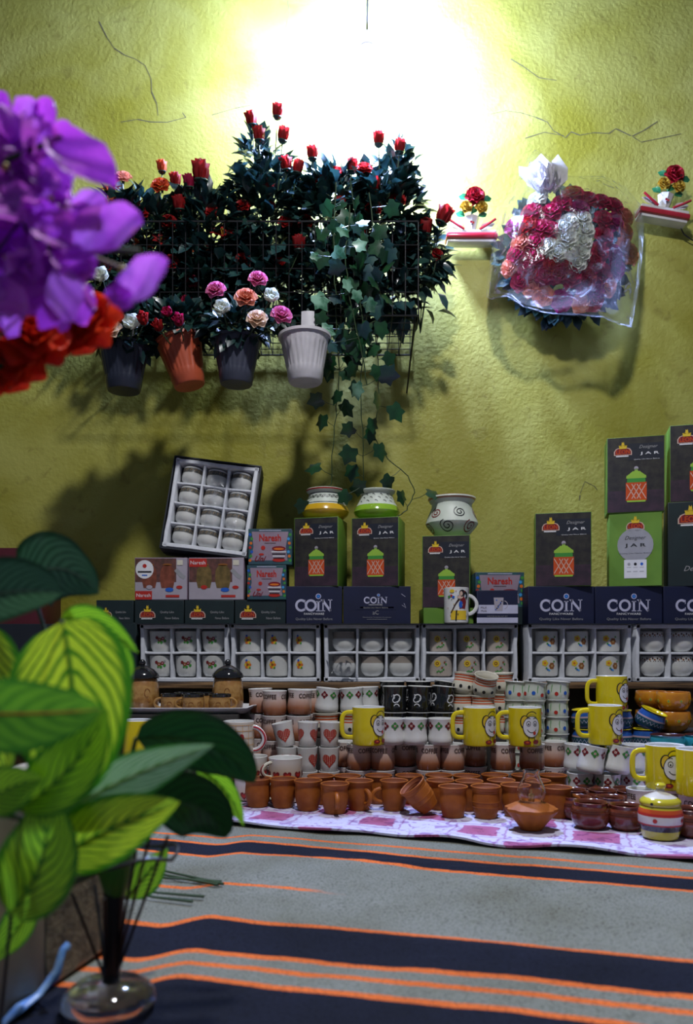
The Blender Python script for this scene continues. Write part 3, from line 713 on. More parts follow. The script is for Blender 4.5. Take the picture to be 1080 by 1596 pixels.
# yellow mugs
yg = 'yellow mugs'
Z2 = ZC + 2 * H
for px, D, z, rz, p, lab in ((574, 1.79, Z2, 8, yel_face, 'yellow mug with cartoon face between the heart tumblers and the white flower mugs'),
                             (747, 1.78, Z2, 2, yel_face, 'yellow mug with cartoon face directly right of the white flower mugs'),
                             (818, 1.775, Z2, -6, yel_face2, 'yellow mug with a full cartoon face in front of the dotted pots'),
                             (953, 1.93, ZC + 0.188 + 0.001, 2, yel_face, 'topmost yellow mug, standing on the blue pots'),
                             (943, 1.755, Z2 + 0.006, -3, yel_face, 'yellow face mug standing on tilted flower mugs below the topmost yellow mug'),
                             (1036, 1.555, ZC + H, -12, yel_face2, 'yellow face mug half covered by the rightmost yellow mug'),
                             (1086, 1.478, ZC + H + .001, 0, yel_plain, 'rightmost plain yellow mug cut by the photo edge')):
    x, y = XY(px, D); place(p, lab, (x, y, z), (0, 0, R(rz)), yg)
# wide mugs, checked mug, left yellow mug
wg = 'wide ivory mugs with red hearts'
for px, D, p, nm in ((445, 1.742, wide1, 'pile below the heart tumblers'), (391, 1.765, wide2, 'pile under the checked mug'), (213, 1.70, wide2, 'far left pile behind the leaves')):
    column(p, px, D, 2, 0.049, 'wide ivory mug with red hearts', f'the {nm}', wg)
x, y = XY(372, 1.765); place(checked, 'tall ivory checked mug with red heart and red edged handle', (x, y, ZC + 0.098), (0, 0, R(-14)))
x, y = XY(213, 1.70); place(yel_plain, 'yellow mug at the far left half hidden behind the big leaves', (x, y, ZC + 0.098), (0, 0, R(60)), yg)
# terracotta cups
tg = 'terracotta cups on the cloth'
front = [(344, 1.80, 'r'), (402, 1.683, 'b'), (441, 1.675, 'b'), (480, 1.645, 'b'), (522, 1.612, 'f'), (560, 1.648, 'fr'), (614, 1.645, 'l'), (706, 1.575, 'b'), (757, 1.567, 'rg'), (803, 1.585, 'b'), (868, 1.572, 'r')]
for i, (px, D, k) in enumerate(front):
    x, y = XY(px, D); place(clayc[k], f'terracotta cup in the front row, {ORD[i]}' + (', handle towards the viewer' if k in ('f', 'fr') else ''), (x, y, ZC), (0, 0, R(random.uniform(-6, 6))), tg, (1, 1, random.uniform(.97, 1.04)))
x, y = XY(660, 1.60); place(clayc['rg'], 'terracotta cup lying tipped over in the front row', (x + .012, y, ZC + 0.013), (R(6), R(-38), 0), tg)
rows = [(500, 1.716), (541, 1.716), (590, 1.722), (637, 1.722), (686, 1.655), (731, 1.645), (781, 1.658), (836, 1.652), (684, 1.728), (727, 1.718), (771, 1.732), (818, 1.725), (862, 1.725)]
for i, (px, D) in enumerate(sorted(rows)):
    x, y = XY(px, D if D < 1.76 else 1.752); place(clayc['b'], f'terracotta cup behind the front row, {ORD[min(12, i)] if i < 13 else ("third from right", "second from right", "rightmost")[i - 13]}', (x, y, ZC), (0, 0, R(random.uniform(-30, 20))), tg)
# dark glazed clay cups
dg = 'dark glazed clay cups'
for i, (px, D, k, sc_, nm) in enumerate(((920, 1.475, 0, 1.08, 'front row, between the oil lamp and the striped jar'), (975, 1.462, 0, 1.0, 'front row, touching the striped jar'), (1078, 1.408, 1, 1.08, 'at the right edge of the photo beyond the striped jar'),
                                         (899, 1.558, 0, .96, 'second row, left'), (951, 1.556, 1, .96, 'second row, middle'), (892, 1.640, 2, .96, 'third row, left'), (938, 1.637, 0, .96, 'third row, middle'), (982, 1.632, 1, .92, 'third row, right'),
                                         (917, 1.703, 2, .85, 'back row, left'), (960, 1.700, 2, .85, 'back row, right'))):
    x, y = XY(px, D); place(dclay[k], f'dark shiny brown clay cup, {nm}', (x, y, ZC), (0, 0, 0.15 * i), dg, sc_)

# clay oil lamp with glass chimney -----------------------------------
def glass(name, col=(1, 1, 1), rough=0.02):
    m = bpy.data.materials.new(name); m.use_nodes = True; b = m.node_tree.nodes['Principled BSDF']
    b.inputs['Base Color'].default_value = (*col, 1); b.inputs['Transmission Weight'].default_value = 1; b.inputs['Roughness'].default_value = rough; b.inputs['IOR'].default_value = 1.45
    return m
x, y = XY(828, 1.46); t = thing('oil_lamp', 'terracotta oil lamp with petal shaped base and clear glass chimney', 'lamp', (x, y, ZC))
mb = MB(); petal = lambda a, r, z: (r * (0.92 + 0.16 * abs(math.sin(a * 5)) ** .7 * (1 if 0.010 < z < 0.046 else 0)), z)
mb.lathe([(0, 0), (0.022, 0), (0.024, 0.003), (0.027, 0.012), (0.038, 0.026), (0.0465, 0.036), (0.046, 0.041), (0.036, 0.048), (0.024, 0.052), (0.020, 0.055), (0.018, 0.052), (0, 0.051)], clay, 48, fn=petal); mb.build('lamp_base', t)
mb = MB(); ch = [(0.019, 0.051), (0.0255, 0.062), (0.0275, 0.070), (0.0250, 0.080), (0.0180, 0.094), (0.0150, 0.104), (0.0160, 0.112)]
mb.lathe(ch + [(r - 0.0012, z) for r, z in reversed(ch)], glass('clear_glass'), 32); mb.build('glass_chimney', t)
mb = MB(); mb.lathe([(0, 0.050), (0.006, 0.050), (0.006, 0.066), (0.002, 0.067), (0.002, 0.074), (0, 0.074)], mat('brass', (0.6, 0.4, 0.15), 0.3, metal=1), 12); mb.build('wick_holder', t)

# striped lidded jar --------------------------------------------------
x, y = XY(1029, 1.392); t = thing('sugar_jar', 'small lidded jar banded yellow, orange, white, black in front right', 'jar', (x, y, ZC), (0, 0, R(10)))
mb = MB(); jw = mat('jar_white_glaze', (0.7, 0.66, 0.58), 0.15, coat=.6); jy = mat('jar_yellow_glaze', (0.58, 0.50, 0.03), 0.15, coat=0.6)
jp = [(0.026, 0), (0.0305, 0.002), (0.033, 0.010, jy), (0.0345, 0.016, black_gl), (0.0375, 0.026, red_ink), (0.0382, 0.029, jw), (0.0388, 0.043, red_ink), (0.0380, 0.048, orangered), (0.036, 0.055, jy), (0.033, 0.060)]
mb.lathe([(0, 0)] + jp + [(0.030, 0.060), (0, 0.058)], jy, 36)
for a in (-45, 35, 130, -140): Art(mb, wrap(jp, a)).disc(0, 0.036, 0.004, red_ink, 12)
mb.build('jar_body', t)
mb = MB(); mb.lathe([(0.034, 0.060), (0.0355, 0.062), (0.0358, 0.066), (0.034, 0.0695, jy), (0.028, 0.074, jw), (0.018, 0.079, jw), (0.008, 0.083, jw), (0.0062, 0.089), (0, 0.089)], jy, 36)
for a in (-55, 40, 150): Art(mb, lambda u, v, e, a=a: ((0.0362 + e) * math.cos(R(a - 90) + u / .0362), (0.0362 + e) * math.sin(R(a - 90) + u / .0362), v)).disc(0, 0.065, 0.0028, black_ink, 10)
ld = mb.build('lid', t); mb = MB(); mb.lathe([(0, 0.088), (0.006, 0.088), (0.0095, 0.092), (0.0095, 0.096), (0.006, 0.099), (0, 0.100)], jy, 20); mb.build('knob', ld)

# serving tray with brown tea set --------------------------------------
STZ = ZC + 0.185
brown_gl = ramp_mat('carved_wood_glaze', [(0.0, (0.16, 0.06, 0.015)), (0.35, (0.30, 0.14, 0.035)), (0.6, (0.44, 0.25, 0.08)), (1.0, (0.30, 0.14, 0.04))], rough=0.25, coat=0.5, wob=0.9, wscale=6)
mb = MB(); nxy = 40; tw, td = 0.345, 0.185; vs = []; fs = []
def tray_ring(k, z, n=48):
    out = []
    for i in range(n):
        a = 2 * PI * i / n; c, s_ = math.cos(a), math.sin(a); e_ = 0.35
        out.append(((tw / 2 - k) * abs(c) ** e_ * (1 if c > 0 else -1) + (0.010 if z > .01 and c > 0.8 else 0), (td / 2 - k) * abs(s_) ** e_ * (1 if s_ > 0 else -1), z + (0.006 if z > 0.01 and abs(c) > .8 else 0)))
    return out
ringsT = [tray_ring(0.02, 0.0), tray_ring(0.003, 0.013), tray_ring(0.0, 0.015), tray_ring(0.004, 0.016), tray_ring(0.021, 0.003)]
for r_ in ringsT: vs += r_
n = 48
for k in range(4):
    for i in range(n): fs.append((k * n + i, k * n + (i + 1) % n, (k + 1) * n + (i + 1) % n, (k + 1) * n + i))
fs.append(tuple(range(n))[::-1]); fs.append(tuple(4 * n + i for i in range(n)))
mb.add(vs, fs, mat('white_melamine', (0.72, 0.73, 0.75), 0.25)); o = mb.build('serving_tray'); o.location = (-0.402, 1.960, STZ); tag(o, 'white oblong serving tray under the brown tea set', 'tray')
TZ = STZ + 0.0035
pr = proto('brown_jar', 'jar'); mb = MB(); oct_ = lambda a, r, z: (r * (1 - 0.035 * abs(math.sin(a * 3))), z)
mb.lathe([(0, 0), (0.036, 0), (0.040, 0.004), (0.0425, 0.025), (0.0410, 0.055), (0.037, 0.085), (0.034, 0.088), (0, 0.088)], brown_gl, 36, fn=oct_)
for a in (-40, 20, 80, 140, 200, 260):
    A = Art(mb, wrap([(0.0425, 0.0), (0.0425, 0.025), (0.041, 0.055), (0.037, 0.088)], a)); A.arc(0, 0.05, 0.007, 0, 290, 0.0016, brown_ink, 10, 0.011); A.arc(0.004, 0.03, 0.004, 120, 400, 0.0014, brown_ink)
kid(pr, mb, 'jar_body')
mb = MB(); mb.lathe([(0.030, 0.086), (0.0415, 0.088), (0.0425, 0.093), (0.040, 0.100), (0.028, 0.113), (0.012, 0.122), (0.006, 0.124), (0, 0.124)], black_gl, 30, fn=oct_); ld = kid(pr, mb, 'lid')
mb = MB(); mb.lathe([(0, 0.122), (0.005, 0.122), (0.0085, 0.128), (0.0085, 0.133), (0.004, 0.139), (0, 0.140)], black_gl, 18)
kn = mb.build('knob', link=False); KIDS[ld.name] = [kn]; PROTOS.append(kn); brownjar = pr
x, y = XY(222, 1.965); place(brownjar, 'carved brown jar with black lid at the left end of the tray', (x, y, TZ), (0, 0, 0.2), 'brown lidded jars', (1, 1, .93))
x, y = XY(355, 2.005); place(brownjar, 'carved brown jar with black lid at the right end of the tray', (x, y, TZ), (0, 0, 0.8), 'brown lidded jars', (1, 1, .93))
bc = [(0.022, 0), (0.026, 0.002), (0.0275, 0.012), (0.0275, 0.030), (0.0265, 0.037, black_gl), (0.0270, 0.040, black_gl), (0.0275, 0.044)]
def mk_bcup(ha):
    pr = proto('brown_cup', 'cup'); mb = vessel(bc, 0.0025, brown_gl, black_gl, black_gl)
    for a in range(0, 360, 45): Art(mb, wrap(bc, a)).arc(0, 0.020, 0.006, 0, 290, 0.0014, brown_ink, 9)
    kid(pr, mb, 'cup_body'); mb = MB(); mb.tube(handle_pts(0.026, 0.043, 0.010, 0.034, 2, ang=ha), 0.0032, mat('honey_glaze', (0.42, 0.22, 0.06), 0.2, coat=.5), 8); kid(pr, mb, 'handle'); return pr
bcl, bcr, bcb = mk_bcup(195), mk_bcup(-12), mk_bcup(90)
for px, D, p, nm in ((268, 1.925, bcl, 'front left, handle pointing left'), (301, 1.905, bcl, 'front middle, handle pointing left'), (343, 1.908, bcr, 'front right, handle pointing right'), (288, 1.985, bcb, 'rear left'), (318, 1.985, bcb, 'rear right')):
    x, y = XY(px, D); place(p, f'carved brown cup with black rim on the tray, {nm}', (x, y, TZ), (0, 0, 0), 'brown cups on the tray')

# ------------------------------------------------------------------ boxed mug sets
foam = mat('white_foam', (0.70, 0.72, 0.76), 0.6, (0.62, 0.64, 0.68), 60, 0.3, 90)
foam_g = mat('foam_pocket', (0.60, 0.60, 0.57), 0.6)
carton = mat('black_carton', (0.014, 0.018, 0.026), 0.45)
def tray_mesh(W, Hh, cols, rws, dep=0.062, fr=0.012, dv=0.0075, seed=0):
    rnd = random.Random(seed); mb = MB()
    xs = [-W / 2 + fr + (W - 2 * fr) * i / cols for i in range(cols + 1)]; zs = [fr + (Hh - 2 * fr) * j / rws for j in range(rws + 1)]
    mb.box((0, dep, Hh / 2), (W - 0.004, 0.004, Hh - 0.004), foam_g)
    def bar(x0, z0, x1, z1, wd, d=dep, y0=0.0, vertical=False):
        n = 6; vs = []; fs = []
        for i in range(n + 1):
            t_ = i / n; x = x0 + (x1 - x0) * t_; z = z0 + (z1 - z0) * t_
            j = rnd.uniform(-0.0012, 0.0012)
            prof = [(-wd / 2, d), (-wd / 2, y0 + 0.003), (-wd / 2 + 0.002, y0), (wd / 2 - 0.002, y0), (wd / 2, y0 + 0.003), (wd / 2, d)]
            for a, b_ in prof: vs.append((x + a + j, b_, z) if vertical else (x, b_, z + a + j))
        for i in range(n):
            for k in range(5): a = i * 6 + k; fs.append((a, a + 1, a + 7, a + 6))
        fs.append((0, 1, 2, 3, 4, 5)); fs.append(tuple(n * 6 + k for k in range(6))[::-1]); mb.add(vs, fs, foam)
    bar(-W / 2, fr / 2, W / 2, fr / 2, fr); bar(-W / 2, Hh - fr / 2, W / 2, Hh - fr / 2, fr)
    bar(-W / 2 + fr / 2, 0, -W / 2 + fr / 2, Hh, fr, vertical=True); bar(W / 2 - fr / 2, 0, W / 2 - fr / 2, Hh, fr, vertical=True)
    for x in xs[1:-1]: bar(x, fr, x, Hh - fr, dv, y0=0.002, vertical=True)
    for z in zs[1:-1]: bar(-W / 2 + fr, z, W / 2 - fr, z, dv, y0=0.003)
    return mb, xs, zs
def film_mat():
    m = bpy.data.materials.new('clear_plastic_film'); m.use_nodes = True; nt = m.node_tree; L = nt.links.new
    nt.nodes.remove(nt.nodes['Principled BSDF'])
    tr = nn(nt, 'ShaderNodeBsdfTransparent'); tr.inputs[0].default_value = (0.98, 0.985, 1, 1)
    gl = nn(nt, 'ShaderNodeBsdfGlossy'); gl.inputs['Roughness'].default_value = 0.12; gl.inputs[0].default_value = (0.95, 0.97, 1, 1)
    df = nn(nt, 'ShaderNodeBsdfTranslucent'); df.inputs[0].default_value = (0.8, 0.82, 0.9, 1)
    tc = nn(nt, 'ShaderNodeTexCoord'); n = nn(nt, 'ShaderNodeTexNoise'); n.inputs['Scale'].default_value = 13; n.inputs['Detail'].default_value = 4; n.inputs['Distortion'].default_value = 2.2; L(tc.outputs['Object'], n.inputs['Vector'])
    bp = nn(nt, 'ShaderNodeBump'); bp.inputs['Strength'].default_value = 0.5; bp.inputs['Distance'].default_value = 0.008; L(n.outputs['Fac'], bp.inputs['Height']); L(bp.outputs[0], gl.inputs['Normal'])
    fr = nn(nt, 'ShaderNodeFresnel'); fr.inputs[0].default_value = 1.22; L(bp.outputs[0], fr.inputs['Normal'])
    mx = nn(nt, 'ShaderNodeMixShader'); L(fr.outputs[0], mx.inputs[0]); L(tr.outputs[0], mx.inputs[1]); L(gl.outputs[0], mx.inputs[2])
    r = nn(nt, 'ShaderNodeValToRGB'); e = r.color_ramp.elements; e[0].position = 0.54; e[0].color = (0.05, 0.05, 0.05, 1); e[1].position = 0.68; e[1].color = (0.42, 0.42, 0.42, 1); L(n.outputs['Fac'], r.inputs['Fac'])  # whitish streaks: wrinkle highlights put into the film's colour
    m2 = nn(nt, 'ShaderNodeMixShader'); L(r.outputs[0], m2.inputs[0]); L(mx.outputs[0], m2.inputs[1]); L(df.outputs[0], m2.inputs[2])
    L(m2.outputs[0], nt.nodes['Material Output'].inputs['Surface']); return m
FILM = film_mat()
def wrinkle_sheet(W, Hh, seed, amp=0.004, n=24):
    mb = MB(); vs = []; fs = []
    for j in range(n + 1):
        for i in range(n + 1):
            x = -W / 2 + W * i / n; z = Hh * j / n
            y = -0.006 - amp * abs(noise.noise(Vector((x * 25 + seed, z * 18, seed)))) - amp * noise.noise(Vector((x * 60, z * 60, seed)))
            vs.append((x, y, z))
    for j in range(n):
        for i in range(n): a = j * (n + 1) + i; fs.append((a, a + 1, a + n + 2, a + n + 1))
    mb.add(vs, fs, FILM); return mb
bulb = [(0.015, 0), (0.020, 0.002), (0.0290, 0.012), (0.0320, 0.024), (0.0300, 0.038), (0.0285, 0.044), (0.0300, 0.051)]
strt = [(0.024, 0), (0.0285, 0.002), (0.0300, 0.010), (0.0300, 0.045), (0.0302, 0.052)]
taper = [(0.020, 0), (0.023, 0.002), (0.0280, 0.012), (0.0290, 0.024), (0.0310, 0.040), (0.0320, 0.052)]
def mk_giftcup(kind):
    pf = {0: taper, 1: strt, 2: bulb, 3: strt, 4: strt, 5: bulb}[kind]
    pr = proto('gift_cup', 'cup'); g = mat('gift_white_glaze', (0.66, 0.66, 0.62), 0.15, coat=0.6)
    if kind == 2:
        pf = [(r, z, (tan_ink if 0.034 < z < 0.050 else None)) for r, z in bulb[:4]] + [(0.0305, 0.034, mat('taupe_band', (0.34, 0.29, 0.24), 0.25, coat=.4)), (0.0285, 0.044, mat('taupe_band', (0.34, 0.29, 0.24))), (0.0300, 0.051)]
    mb = vessel(pf, 0.0022, g if kind != 3 else mat('beige_glaze', (0.50, 0.43, 0.36), 0.2, coat=0.4), g)
    p2 = [(q[0], q[1]) for q in pf]; rnd = random.Random(kind)
    A = Art(mb, wrap(p2, 0))
    if kind == 0:
        for dx, dz, r_, c in ((-0.010, .036, .0045, dred_ink), (-.003, .031, .0055, brown_ink), (.006, .034, .0050, dred_ink), (.012, .028, .0042, green_ink), (.002, .024, .0040, green_ink), (.012, .038, .0035, grey_ink), (-.006, .024, .003, green_ink)): A.disc(dx, dz, r_, c, 9)
        A.up(); A.disc(-.003, .031, .002, pink_ink, 7); A.disc(.006, .034, .002, pink_ink, 7)
    elif kind == 1:
        for k in range(6): A.disc(-0.010 + .006 * math.cos(k * PI / 3), 0.030 + .007 * math.sin(k * PI / 3), .0040, yellow_ink if k % 2 else orange_ink, 8)
        A.up().disc(-0.010, 0.030, .0035, brown_ink, 9); A.disc(-0.013, 0.041, .0030, blue_ink, 8); A.disc(-.004, .022, .0025, green_ink, 8)
    elif kind == 3:
        for k in range(8): A.disc(-0.008 + .0065 * math.cos(k * PI / 4), 0.033 + .0065 * math.sin(k * PI / 4), .0028, yellow_ink, 7)
        A.up().disc(-0.008, 0.033, .0045, brown_ink, 10); A.up().disc(-0.008, 0.033, .002, yellow_ink, 8)
        for k in range(6): A.disc(0.004 + .004 * math.cos(k * 2.1) + .0022 * k, 0.020 + .0045 * k - .002, .0026, (green_ink, brown_ink, grey_ink)[k % 3], 7)
        A.text('coffee time', 0.001, 0.0475, 0.030, orange_ink) if False else None
        for k in range(4): A.disc(-0.008 + 0.004 * k, 0.012 + .002 * (k % 2), .0022, green_ink, 7)
    elif kind == 4:
        for k in range(5): A.disc(-0.010 + .0045 * math.cos(k * 1.256), 0.034 + .0045 * math.sin(k * 1.256), .0040, yellow_ink, 8)
        for k in range(6): A.disc(0.008 + .0045 * math.cos(k * 1.05), 0.027 + .0055 * math.sin(k * 1.05), .0035, brown_ink, 8)
        A.up().disc(-0.010, .034, .003, orange_ink, 8); A.disc(.008, .027, .0032, tan_ink, 8)
        for dx, dz, c in ((-.003, .018, blue_ink), (.001, .016, sky_ink), (-.006, .021, green_ink), (.014, .038, green_ink)): A.disc(dx, dz, .0026, c, 7)
    elif kind == 5:
        for a in range(0, 360, 14): B = Art(mb, wrap(p2, a)); B.disc(0, 0.043 + 0.003 * ((a // 14) % 2), .0026, dark_ink if a % 28 else brown_ink, 7); B.disc(.002, 0.039, .0014, dark_ink, 6)
        Art(mb, wrap(p2)).line([(x_ * 0.005, 0.0495) for x_ in range(-20, 21)], 0.0008, dark_ink)
    kid(pr, mb, 'cup_body'); mb = MB(); mb.tube(handle_pts(0.029, 0.040, 0.012, 0.040, 2, ang=40), 0.0026, g, 7); kid(pr, mb, 'handle'); return pr
gcups = [mk_giftcup(k) for k in range(6)]
TD = 2.215
kinds_txt = ['dark red flower sprigs', 'orange flowers', 'a taupe band', 'beige glaze and a sunflower', 'yellow and brown roses', 'a brown vine band']
trays = [(217, 357, 0), (358.5, 500, 1), (504, 655, 2), (656.5, 808, 3), (822, 985, 4), (990, 1146, 5)]
for ti, (a, b_, k) in enumerate(trays):
    W = (b_ - a) / F * TD; cx = ((a + b_) / 2 - CX) / F * TD; Hh = 0.166
    t = thing('mug_gift_box', f'open gift box with white foam tray of six cups with {kinds_txt[k]}', 'gift box', (cx, TD, SH), (0, 0, 0), 'open gift boxes in a row on the bench')
    tm, xs, zs = tray_mesh(W - 0.004, Hh, 3, 2, seed=ti); tm.build('foam_tray', t, ang=50)
    mb = MB(); mb.box((0, 0.089, Hh / 2), (W, 0.045, Hh), carton, bev=0.002); mb.box((0, 0.04, Hh + 0.0), (W, 0.13, 0.0025), carton); mb.box((0, 0.04, 0.0007), (W, 0.10, 0.0012), carton); mb.build('carton', t)
    if k in (2, 3):
        fo = wrinkle_sheet((0.075, 0.06)[k - 2], (0.085, 0.04)[k - 2], 3 + k, 0.010).build('plastic_film', t); fo.location = ((-0.075, 0.0)[k - 2], -0.002, 0.004); fo.rotation_euler = (0, R(-14), 0)
    for r_ in range(2):
        for c in range(3):
            px_ = (xs[c] + xs[c + 1]) / 2 + (0.002 if c else 0.004); pz = zs[r_] + 0.0035
            place(gcups[k], f'cup with {kinds_txt[k]} in its gift box, {("lower", "upper")[r_]} row {("left", "centre", "right")[c]}', (cx + px_, TD + 0.034, SH + pz), (0, 0, R(random.uniform(-9, 9))), f'boxed cups with {kinds_txt[k]}', (1.10, 0.88, 1.13))

# tilted tray with twelve cups
t = thing('mug_gift_box', 'large leaning open gift box holding twelve small white cups', 'gift box', P(318, 862, 2.235) + Vector((0, 0, 0.006)))
t.rotation_euler = (R(-9), R(7), 0)
tm, xs, zs = tray_mesh(0.246, 0.272, 3, 4, dep=0.055, fr=0.013, seed=11); tm.build('foam_tray', t, ang=50)
mb = MB(); mb.box((0, 0.062, 0.136), (0.258, 0.045, 0.284), carton, bev=0.003)
for sx in (-1, 1): mb.box((sx * 0.128, 0.03, 0.136), (0.004, 0.06, 0.284), carton)
mb.box((0, 0.03, 0.277), (0.258, 0.06, 0.004), carton); mb.box((0, 0.03, -0.004), (0.258, 0.06, 0.004), carton); mb.build('carton', t)
mb = wrinkle_sheet(0.09, 0.17, 8, 0.004, 18); o = mb.build('plastic_film', t); o.location = (0.035, 0, 0.06)
pr = proto('small_white_cup', 'cup'); scp = [(0.014, 0), (0.019, 0.002), (0.0260, 0.010), (0.0275, 0.020), (0.0265, 0.028, mat('charcoal_band', (0.10, 0.10, 0.09), 0.3)), (0.0255, 0.040), (0.0258, 0.043)]
mb = vessel(scp, 0.002, mat('gift_white_glaze', (.66, .66, .62)), white_gl)
for a in range(0, 360, 24): Art(mb, wrap([(q[0], q[1]) for q in scp], a)).arc(0, 0.034, 0.003, 0, 250, 0.0010, tan_ink, 6)
kid(pr, mb, 'cup_body'); mb = MB(); mb.tube(handle_pts(0.025, 0.036, 0.010, 0.034, 2, ang=100), 0.0024, white_gl, 7); kid(pr, mb, 'handle'); smallc = pr
bpy.context.view_layer.update()
Mt = Matrix.LocRotScale(t.location, t.rotation_euler, None)
for r_ in range(4):
    for c in range(3):
        p = Mt @ Vector(((xs[c] + xs[c + 1]) / 2, 0.030, zs[r_] + 0.0045))
        place(smallc, f'small white cup with dark patterned band, {("bottom", "second lowest", "third lowest", "top")[r_]} row {("left", "middle", "right")[c]} of the leaning box', p, t.rotation_euler[:], 'twelve cups in the leaning box', 1.14)

# ------------------------------------------------------------------ cardboard boxes with printing
def card(name, c, c2=None, rough=0.5, scale=14): return mat(name, c, rough, c2, scale)
navy = card('navy_card', (0.006, 0.010, 0.045), (0.005, 0.008, 0.035)); dkgreen = card('dark_green_card', (0.008, 0.022, 0.024), (0.006, 0.016, 0.018))
jarb = card('dark_photo_card', (0.030, 0.028, 0.020), (0.010, 0.008, 0.010), scale=45); jarlow = card('plum_photo_card', (0.045, 0.020, 0.036), (0.022, 0.012, 0.022), scale=40)
limec = card('lime_card', (0.14, 0.28, 0.03), (0.11, 0.24, 0.025)); jarnavy = card('ink_blue_card', (0.006, 0.010, 0.022))
whitec = card('white_card', (0.42, 0.38, 0.44)); mauve = card('mauve_card', (0.32, 0.24, 0.30), (0.26, 0.19, 0.25)); tealc = card('teal_card', (0.02, 0.10, 0.10), (0.03, 0.06, 0.10), scale=30)
greyhalo = mat('grey_halo_ink', (0.34, 0.34, 0.36), 0.5)
def logo(A, cx, cy, w_, bg=None):
    k = w_ / 10
    A.poly([(cx - 5 * k, cy - 2.2 * k), (cx - 5 * k, cy), (cx - 4 * k, cy + 1.6 * k), (cx - 2.5 * k, cy + 2.2 * k), (cx, cy + 2.5 * k), (cx + 2.5 * k, cy + 2.2 * k), (cx + 4 * k, cy + 1.6 * k), (cx + 5 * k, cy), (cx + 5 * k, cy - 2.2 * k)], skin_ink)
    A.up().poly([(cx - 4.5 * k, cy - 1.8 * k), (cx - 4.5 * k, cy), (cx - 3.6 * k, cy + 1.3 * k), (cx - 2.4 * k, cy + 1.8 * k), (cx, cy + 2.1 * k), (cx + 2.4 * k, cy + 1.8 * k), (cx + 3.6 * k, cy + 1.3 * k), (cx + 4.5 * k, cy), (cx + 4.5 * k, cy - 1.8 * k)], dred_ink)
    A.up().poly([(cx - 2 * k, cy + 1.6 * k), (cx - 2.3 * k, cy + 3.6 * k), (cx - 1 * k, cy + 2.9 * k), (cx - .5 * k, cy + 5.8 * k), (cx, cy + 5.0 * k), (cx + .5 * k, cy + 5.8 * k), (cx + 1 * k, cy + 2.9 * k), (cx + 2.3 * k, cy + 3.6 * k), (cx + 2 * k, cy + 1.6 * k)], yellow_ink)
    A.up().text('LEON', cx, cy - 0.2 * k, 7.6 * k, orangered, h_=2.6 * k, bold=0.02); A.rect(cx - 0.4 * k, cy - 2.8 * k, 7 * k, 0.7 * k, white_ink)
def jar_picture(A, cx, cy, s):
    for z0, z1, a, b_, c in ((-9, -8, 5.2, 5.6, lime_ink), (-8, 3, 6.0, 6.0, orangered), (3, 5.5, 5.4, 5.2, green_ink), (5.5, 7.2, 5.8, 5.6, lime_ink), (7.2, 9.8, 5.2, 2.0, lime_ink), (9.8, 11.4, 1.0, .9, lime_ink)):
        A.mesh([(cx - a * s, cy + z0 * s), (cx + a * s, cy + z0 * s), (cx + b_ * s, cy + z1 * s), (cx - b_ * s, cy + z1 * s)], [(0, 1, 2, 3)], c)
    A.disc(cx, cy + 11.6 * s, 1.3 * s, whitec, 8); A.up()
    for dx in (-3, 0, 3):
        for a, b_ in (((dx - 2.6, -7), (dx + 2.6, 2)), ((dx - 2.6, 2), (dx + 2.6, -7))):
            A.line([(cx + a[0] * s, cy + a[1] * s), (cx + b_[0] * s, cy + b_[1] * s)], .45 * s, skin_ink)
def box_thing(name, label, cat, px0, px1, py0, py1, D, dep, body, group=None, rz=0, art=None, side=None, z=None, lean=0, edge=None):
    W = (px1 - px0) / F * D; Hh = (py1 - py0) / F * D; cx = ((px0 + px1) / 2 - CX) / F * D
    zb = z if z is not None else CH - (py1 - HY) / F * D
    t = thing(name, label, cat, (cx, D, zb), (0, lean, R(rz)), group)
    mb = MB(); mb.box((0, dep / 2, Hh / 2), (W, dep, Hh), side or body, bev=0.0012); mb.build('carton', t)
    mb = MB(); A = Art(mb, lambda u, v, e: (u, -0.0003 - e, v), 0.00025); A.rect(0, Hh / 2, W - 0.003, Hh - 0.003, body); A.up()
    if art: art(A, W, Hh)
    if edge: A.up(); A.rect(0, Hh - 0.0012, W, 0.0022, edge)
    mb.build('printed_front', t, smooth=False)
    return t, W, Hh, zb + Hh
TT = SH + 0.1675   # top of the tray row
def art_jar(A, W, Hh):
    A.rect(0, Hh * 0.15, W - 0.003, Hh * 0.28, jarlow); A.rect(W * 0.18, Hh * 0.80, W * 0.60, Hh * 0.22, jarnavy); A.up()
    logo(A, -W * 0.22, Hh * 0.81, W * 0.31); A.text('Designer', W * 0.22, Hh * 0.855, W * 0.32, grey_ink, shear=0.4); A.text('J A R', W * 0.24, Hh * 0.77, W * 0.33, white_ink, h_=Hh * 0.045, bold=0.02)
    A.text('Quality Like Never Before', W * 0.19, Hh * 0.695, W * 0.44, white_ink, h_=Hh * .018); jar_picture(A, 0.01 * W, Hh * 0.33, W * 0.030)
